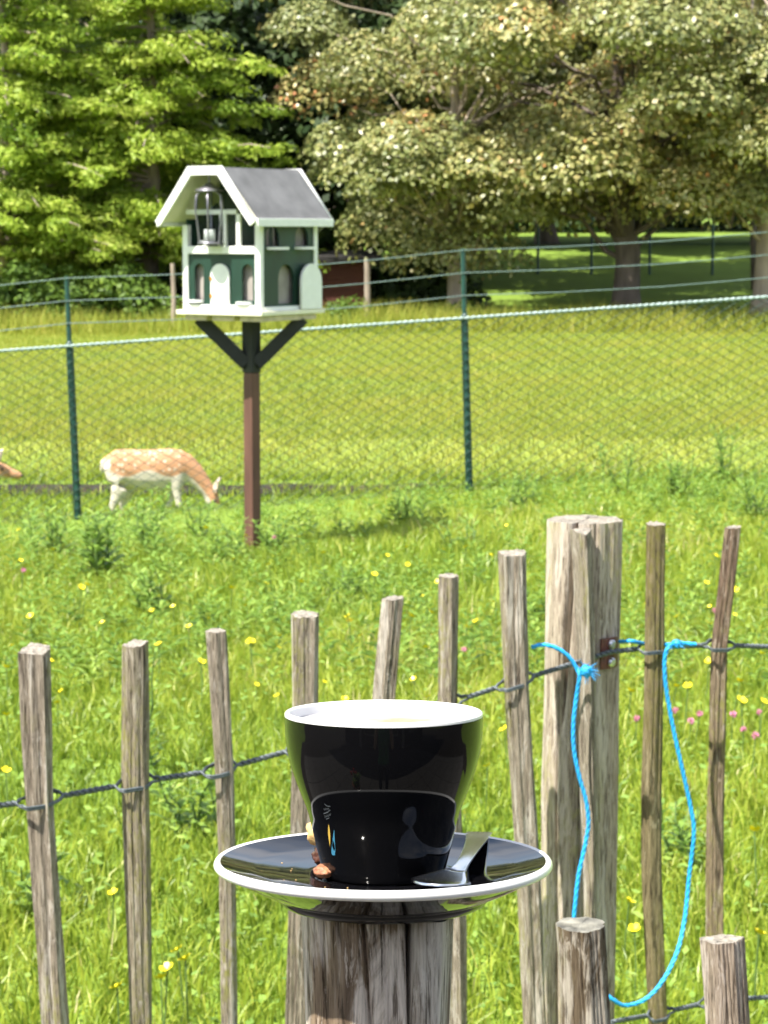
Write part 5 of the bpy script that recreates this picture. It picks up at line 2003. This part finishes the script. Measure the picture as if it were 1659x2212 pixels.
# reflected blue drop with a dark hole: left and right flanks, tip and bottom
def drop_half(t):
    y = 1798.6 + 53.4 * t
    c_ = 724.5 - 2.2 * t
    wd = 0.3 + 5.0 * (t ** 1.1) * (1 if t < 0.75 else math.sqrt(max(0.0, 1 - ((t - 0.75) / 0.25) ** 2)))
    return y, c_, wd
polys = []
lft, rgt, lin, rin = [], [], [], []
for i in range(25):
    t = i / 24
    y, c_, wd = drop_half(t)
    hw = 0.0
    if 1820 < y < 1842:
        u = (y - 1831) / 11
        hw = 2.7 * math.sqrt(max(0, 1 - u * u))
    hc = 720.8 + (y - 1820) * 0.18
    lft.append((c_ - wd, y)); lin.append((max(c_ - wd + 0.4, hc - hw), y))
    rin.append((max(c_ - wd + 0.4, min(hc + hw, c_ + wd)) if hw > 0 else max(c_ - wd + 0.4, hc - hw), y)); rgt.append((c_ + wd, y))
decal('blue_drop_reflection', [lft + lin[::-1], rin + rgt[::-1]], M['blue_print_reflection'])
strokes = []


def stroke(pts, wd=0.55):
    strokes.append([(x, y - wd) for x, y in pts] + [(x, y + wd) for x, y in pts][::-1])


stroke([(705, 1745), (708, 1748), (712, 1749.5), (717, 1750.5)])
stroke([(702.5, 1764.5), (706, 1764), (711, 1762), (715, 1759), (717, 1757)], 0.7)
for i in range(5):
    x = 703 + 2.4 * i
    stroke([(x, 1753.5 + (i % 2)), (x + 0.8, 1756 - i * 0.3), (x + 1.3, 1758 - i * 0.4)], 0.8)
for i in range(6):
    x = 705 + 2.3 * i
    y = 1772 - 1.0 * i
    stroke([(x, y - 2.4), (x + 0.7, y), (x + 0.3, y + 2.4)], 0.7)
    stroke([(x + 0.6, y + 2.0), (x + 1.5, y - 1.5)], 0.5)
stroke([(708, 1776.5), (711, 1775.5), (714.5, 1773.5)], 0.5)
decal('grey_lettering_reflection', strokes, M['grey_print_reflection'])

# spoon: bowl in front right of the cup, handle rising past it
iRX = RX.inverted()


def loc_of(xv, yv, D):
    return iRX @ (P(xv, yv, D) - foot) - Vector((0, 0, LIFT))


spn = empty('teaspoon', (0, 0, 0), 0, 'polished steel teaspoon lying on the saucer beside the cup', 'spoon')
place(spn, (0, 0, 0))
e_end = loc_of(1036, 1799, 1.112)
bowl_c = Vector((0.0245, -0.045, FLO + 0.0042))
neck = Vector((0.0345, -0.024, FLO + 0.0062))
ctr = [bowl_c + (bowl_c - neck) * 0.40 + Vector((0, 0, 0.0010)), bowl_c + (bowl_c - neck) * 0.30 + Vector((0, 0, 0.0006)), bowl_c, bowl_c.lerp(neck, 0.6), neck, neck.lerp(e_end, 0.22) + Vector((0.001, 0, 0.0008)), neck.lerp(e_end, 0.5) + Vector((0.001, 0, 0.0006)), neck.lerp(e_end, 0.78) + Vector((0.0005, 0, 0.0)), e_end - (e_end - neck) * 0.03, e_end]
wds = [0.002, 0.014, 0.0255, 0.014, 0.0066, 0.0062, 0.0078, 0.0104, 0.0128, 0.0112]
cup_d = [0.0, 0.0004, 0.0008, 0.0006, 0.0003, -0.0003, -0.0004, -0.0004, -0.0003, 0]
cpath = smooth_path(ctr, 5)
wpath = [w_.x for w_ in smooth_path([Vector((q, 0, 0)) for q in wds], 5)]
dpath = [w_.x for w_ in smooth_path([Vector((q, 0, 0)) for q in cup_d], 5)]
vs, fs = [], []
nk = 11
for i, c_ in enumerate(cpath):
    t = (cpath[min(i + 1, len(cpath) - 1)] - cpath[max(i - 1, 0)]).normalized()
    s = t.cross(Vector((0, 0, 1))).normalized()
    nrm = s.cross(t)
    for k in range(nk):
        u = -1 + 2 * k / (nk - 1)
        vs.append(c_ + s * u * max(0.001, wpath[i]) / 2 - nrm * dpath[i] * (1 - u * u))
for i in range(len(cpath) - 1):
    for k in range(nk - 1):
        q = i * nk + k
        fs.append((q, q + 1, q + nk + 1, q + nk))
sob = MB().add(vs, fs, 0, True)
# split bowl and handle as two parts
nb = 4 * 5
fb_ = [f for f in fs if f[0] // nk < nb - 3]
fh_ = [f for f in fs if f[0] // nk >= nb - 3]
for nm, fl_ in (('bowl', fb_), ('handle', fh_)):
    used = sorted({i for f in fl_ for i in f})
    mp_ = {v: i for i, v in enumerate(used)}
    o = MB().add([vs[i] for i in used], [tuple(mp_[i] for i in f) for f in fl_], 0, True).build(nm, M['steel'], spn)
    so_ = o.modifiers.new('t', 'SOLIDIFY')
    so_.thickness = 0.0011
    so_.offset = 0
    bv = o.modifiers.new('b', 'BEVEL')
    bv.width = 0.0004
    bv.segments = 2


def lump(name, c, rad, seed, mat, parent, cut=None):
    bm = bmesh.new()
    bmesh.ops.create_icosphere(bm, subdivisions=4, radius=1)
    for v in bm.verts:
        u = v.co.copy()
        r = 1 + 0.20 * noise.noise(u * 1.8 + Vector((seed, 0, 0))) + 0.11 * noise.noise(u * 5 + Vector((0, seed, 0))) + 0.05 * noise.noise(u * 13 + Vector((0, 0, seed)))
        v.co = Vector((u.x * rad[0] * r, u.y * rad[1] * r, max(u.z * rad[2] * r, -rad[2] * 0.8)))
    me = bpy.data.meshes.new(name)
    bm.to_mesh(me)
    bm.free()
    me.polygons.foreach_set('use_smooth', np.ones(len(me.polygons), dtype=bool))
    o = link_mesh(name, me, mat, parent)
    o.location = c
    return o


bis = empty('biscuit', (0, 0, 0), 0, 'small tan biscuit half dipped in dark chocolate behind the cup', 'biscuit')
place(bis, (0, 0, 0))
lump('biscuit_top', (-0.0245, 0.020, FLO + 0.0155), (0.0108, 0.0110, 0.0092), 4, M['biscuit'], bis)
lump('chocolate_base', (-0.0236, 0.018, FLO + 0.0045), (0.0095, 0.0108, 0.0058), 9, M['choc'], bis)
ch = lump('chocolate_piece', (0, 0, 0), (0.0055, 0.0080, 0.0030), 15, M['marbled'], None)
place(ch, (-0.0265, -0.010, FLO + 0.0022))
tag(ch, 'small marbled brown piece of chocolate lying left of the cup foot', 'chocolate')
rc = random.Random(4)
mb = MB()
for i in range(11):
    an = rc.uniform(PI * 0.85, PI * 1.45)
    r = rc.uniform(0.040, 0.066)
    z = np.interp(r, [0.036, 0.047, 0.060, 0.070], [0.0128, 0.0132, 0.0146, 0.0170])
    c0 = Vector((r * math.cos(an), r * math.sin(an), z + 0.0003))
    s = rc.uniform(0.0002, 0.00045)
    mb.box(c0, (s * 1.5, s, s), Matrix.Rotation(rc.uniform(0, 3), 3, 'Z'))
cr = mb.build('crumbs', M['biscuit'])
place(cr, (0, 0, 0))
tag(cr, 'tiny tan biscuit crumbs scattered on the black saucer', 'crumbs', kind='stuff')

# ------------------------------------------------------------------ the cafe behind the camera (mirrored in the cup)
M['cafe_wall'] = plain('dark_timber_wall', (0.012, 0.010, 0.008), 0.8, vary=0.3, scale=4, stretch=(1, 1, 0.2))
M['cafe_pillar'] = plain('pale_plaster', (0.42, 0.38, 0.34), 0.85, vary=0.1, scale=5)
M['cafe_glass'] = plain('dark_window', (0.01, 0.012, 0.014), 0.1, vary=0.1)
caf = empty('cafe_building', (0, -5.6, 0), 0, 'dark timber cafe building seen only as a reflection in the cup', 'building')
MB().box((0, -2, 1.7), (13, 4, 3.4)).build('wall', M['cafe_wall'], caf)
MB().box((0, -1.7, 3.5), (13.8, 5.2, 0.22)).build('roof', M['shed_roof'], caf)
aw = MB().box((0, 1.75, 2.85), (12.5, 3.3, 0.05), Matrix.Rotation(-0.08, 3, 'X')).build('added_awning', M['cafe_wall'], caf)  # unseen canopy added to shade the terrace mirrored in the cup
for x in (-3.2, -0.55, 2.6):
    MB().box((x, 0.12, 1.7), (0.34, 0.3, 3.36)).build('pillar', M['cafe_pillar'], caf)
for x in (-1.9, 1.1, 4.3):
    wf = MB().box((x, 0.03, 1.5), (1.5, 0.08, 1.5)).build('window', M['cafe_pillar'], caf)
    MB().box((x, 0.076, 1.5), (1.34, 0.02, 1.34)).build('pane', M['cafe_glass'], wf)

# geranium in a pot on the terrace, mirrored in the cup
ger = empty('flower_pot', (-1.0, -0.25, 0.03), 0, 'clay pot of red geraniums mirrored in the side of the cup', 'pot plant')
M['clay'] = plain('clay', (0.30, 0.12, 0.06), 0.8)
M['red_petal'] = plain('red_petals', (0.62, 0.015, 0.03), 0.5, vary=0.2, scale=80)
MB().lathe([(0.0001, 0), (0.10, 0), (0.14, 0.26), (0.155, 0.26), (0.155, 0.30), (0.13, 0.30), (0.12, 0.26), (0.0001, 0.26)], 32).build('pot', M['clay'], ger)
mbs, lm = weed_mesh(77, 0.30, 14, 0.12, 0.09, 7)
ob = mbs.build('stem', M['stem'], ger)
ob.location = (0, 0, 0.27)
ob = link_mesh('leaves', lm, M['weed'], ger)
ob.location = (0, 0, 0.27)
rf = random.Random(8)
for k in range(6):
    mb = MB()
    for q in range(40):
        u = Vector((rf.gauss(0, 1), rf.gauss(0, 1), rf.gauss(0, 1) + 0.5)).normalized()
        t = u.orthogonal().normalized()
        v = u.cross(t)
        c0 = u * 0.035
        mb.add([c0 - t * 0.014, c0 - v * 0.014, c0 + t * 0.014, c0 + v * 0.014], [(0, 1, 2, 3)])
    a_ = k * 2.1
    mb.build('bloom', M['red_petal'], ger, loc=(0.10 * math.cos(a_) * (k > 0), 0.10 * math.sin(a_) * (k > 0), 0.60 + 0.05 * math.sin(k * 3)))

# the person holding the camera, mirrored in the cup
M['skin'] = plain('skin', (0.50, 0.30, 0.21), 0.55, vary=0.06, scale=20)
M['shirt'] = plain('green_shirt', (0.015, 0.16, 0.06), 0.85, vary=0.12, scale=12, bump=0.004)
M['jeans'] = plain('dark_jeans', (0.012, 0.016, 0.035), 0.85, vary=0.2, scale=30)
M['shoe'] = plain('dark_shoes', (0.02, 0.02, 0.02), 0.6)
M['hair'] = plain('brown_hair', (0.06, 0.035, 0.02), 0.6, vary=0.3, scale=40)
per = empty('person', (0.0, -0.43, 0.034), 0, 'standing person in green shirt and dark jeans mirrored in the cup', 'person')
mb = MB()
loft(mb, [((0, 0, 0.86), 0.07, 0.10), ((0, 0, 0.90), 0.105, 0.165), ((0, 0, 0.98), 0.112, 0.172), ((0, 0, 1.08), 0.098, 0.150), ((0, 0, 1.16), 0.097, 0.148), ((0, 0.005, 1.28), 0.112, 0.168), ((0, 0, 1.40), 0.108, 0.185), ((0, -0.005, 1.47), 0.085, 0.175), ((0, -0.008, 1.51), 0.062, 0.10), ((0, -0.005, 1.545), 0.054, 0.060), ((0, 0.01, 1.61), 0.052, 0.053), ((0, 0.015, 1.64), 0.05, 0.05)])
loft(mb, [((0, 0.03, 1.605), 0.045, 0.035), ((0, 0.03, 1.625), 0.075, 0.052), ((0, 0.025, 1.66), 0.090, 0.066), ((0, 0.018, 1.71), 0.098, 0.074), ((0, 0.012, 1.76), 0.099, 0.077), ((0, 0.008, 1.80), 0.088, 0.070), ((0, 0.005, 1.83), 0.060, 0.048), ((0, 0.005, 1.845), 0.02, 0.016)])
mb.tube([(0, 0.108, 1.755), (0, 0.122, 1.725), (0, 0.130, 1.708), (0, 0.112, 1.700)], [0.009, 0.011, 0.014, 0.008], 8)
for sx in (-1, 1):
    mb.tube([(sx * 0.072, 0.012, 1.70), (sx * 0.082, 0.006, 1.725), (sx * 0.078, 0.006, 1.75)], [0.010, 0.014, 0.010], 8)
    loft(mb, [((sx * 0.085, 0, 0.93), 0.095, 0.085), ((sx * 0.092, 0.005, 0.80), 0.088, 0.082), ((sx * 0.10, 0.012, 0.62), 0.070, 0.066), ((sx * 0.105, 0.015, 0.50), 0.058, 0.056), ((sx * 0.108, 0.0, 0.36), 0.062, 0.056), ((sx * 0.11, -0.012, 0.20), 0.046, 0.043), ((sx * 0.112, -0.015, 0.09), 0.042, 0.040), ((sx * 0.112, -0.01, 0.04), 0.05, 0.042), ((sx * 0.112, -0.01, 0.004), 0.05, 0.042)])
    mb.tube([(sx * 0.112, -0.05, 0.035), (sx * 0.114, 0.02, 0.045), (sx * 0.118, 0.10, 0.036), (sx * 0.12, 0.17, 0.026)], [0.036, 0.044, 0.042, 0.026], 10)
    mb.tube([(sx * 0.15, -0.005, 1.445), (sx * 0.195, 0.0, 1.43), (sx * 0.225, 0.06, 1.34), (sx * 0.235, 0.13, 1.25)], [0.055, 0.058, 0.047, 0.040], 12)
    mb.tube([(sx * 0.235, 0.13, 1.25), (sx * 0.20, 0.20, 1.37), (sx * 0.13, 0.29, 1.53), (sx * 0.075, 0.355, 1.655)], [0.040, 0.042, 0.033, 0.025], 12)
    # palm, four curled fingers, thumb along the edge of the phone
    mb.tube([(sx * 0.075, 0.355, 1.655), (sx * 0.062, 0.378, 1.69), (sx * 0.054, 0.388, 1.73)], [0.024, 0.027, 0.022], 10)
    for j, (zf0, ln) in enumerate(((1.765, 0.030), (1.745, 0.034), (1.722, 0.032), (1.70, 0.026))):
        mb.tube([(sx * 0.055, 0.388, zf0 - 0.015), (sx * 0.053, 0.408, zf0), (sx * 0.044, 0.420, zf0 + 0.004), (sx * (0.044 - ln), 0.421, zf0 + 0.006)], [0.0095, 0.0092, 0.0085, 0.007], 8)
    mb.tube([(sx * 0.058, 0.372, 1.70), (sx * 0.046, 0.372, 1.735), (sx * 0.030, 0.380, 1.765)], [0.012, 0.0105, 0.008], 8)
pb = mb.build('tmp', M['skin'])
rm = pb.modifiers.new('r', 'REMESH')
rm.mode = 'VOXEL'
rm.voxel_size = 0.0075
sm = pb.modifiers.new('s', 'SMOOTH')
sm.factor = 0.5
sm.iterations = 4
dg = bpy.context.evaluated_depsgraph_get()
me = bpy.data.meshes.new_from_object(pb.evaluated_get(dg))
bpy.data.objects.remove(pb)
npol = len(me.polygons)
C_ = np.zeros(npol * 3, dtype=np.float32)
me.polygons.foreach_get('center', C_)
C_ = C_.reshape(-1, 3)
arm = (np.abs(C_[:, 0]) > 0.185) & (C_[:, 1] > 0.075)
idx = np.zeros(npol, dtype=np.int32)
idx[(C_[:, 2] < 1.515) & (C_[:, 1] < 0.16)] = 1
idx[(C_[:, 2] < 0.96) & (C_[:, 1] < 0.3)] = 2
idx[(C_[:, 2] < 0.085)] = 3
idx[arm & (C_[:, 2] > 1.1) & (C_[:, 1] > 0.085)] = 0
me.materials.clear()
for k in ('skin', 'shirt', 'jeans', 'shoe'):
    me.materials.append(M[k])
me.polygons.foreach_set('material_index', idx)
me.polygons.foreach_set('use_smooth', np.ones(npol, dtype=bool))
link_mesh('body', me, None, per)
hv = MB()
hv.lathe([(0.082, 1.735), (0.092, 1.76), (0.096, 1.79), (0.088, 1.825), (0.06, 1.852), (0.0001, 1.862)], 24)
hr = hv.build('hair', M['hair'], per)
hr.scale = (0.88, 1.08, 1)
hr.location = (0, -0.004, 0)
bk = MB().lathe([(0.06, 1.64), (0.082, 1.68), (0.088, 1.74), (0.085, 1.78)], 24)
bk.v = [(v[0], min(v[1], 0.0), v[2]) for v in bk.v]
bk = bk.build('hair', M['hair'], per)
for sx in (-1, 1):
    MB().lathe([(0, -0.010), (0.007, -0.007), (0.010, 0), (0.007, 0.007), (0, 0.010)], 12).build('eye', M['eye'], per, loc=(sx * 0.031, 0.098, 1.742))
MB().tube([(-0.024, 0.112, 1.668), (0, 0.118, 1.667), (0.024, 0.112, 1.668)], [0.003, 0.006, 0.003], 6).build('mouth', M['red_petal'] if False else plain('lips', (0.40, 0.16, 0.14), 0.5), per)
ph = MB().box((0, 0, 0), (0.072, 0.0085, 0.15)).build('phone', M['cafe_glass'], bevel=0.003)
ph.location = (0, -0.035, 1.765)
tag(ph, 'dark phone held up by the person mirrored in the cup', 'phone')
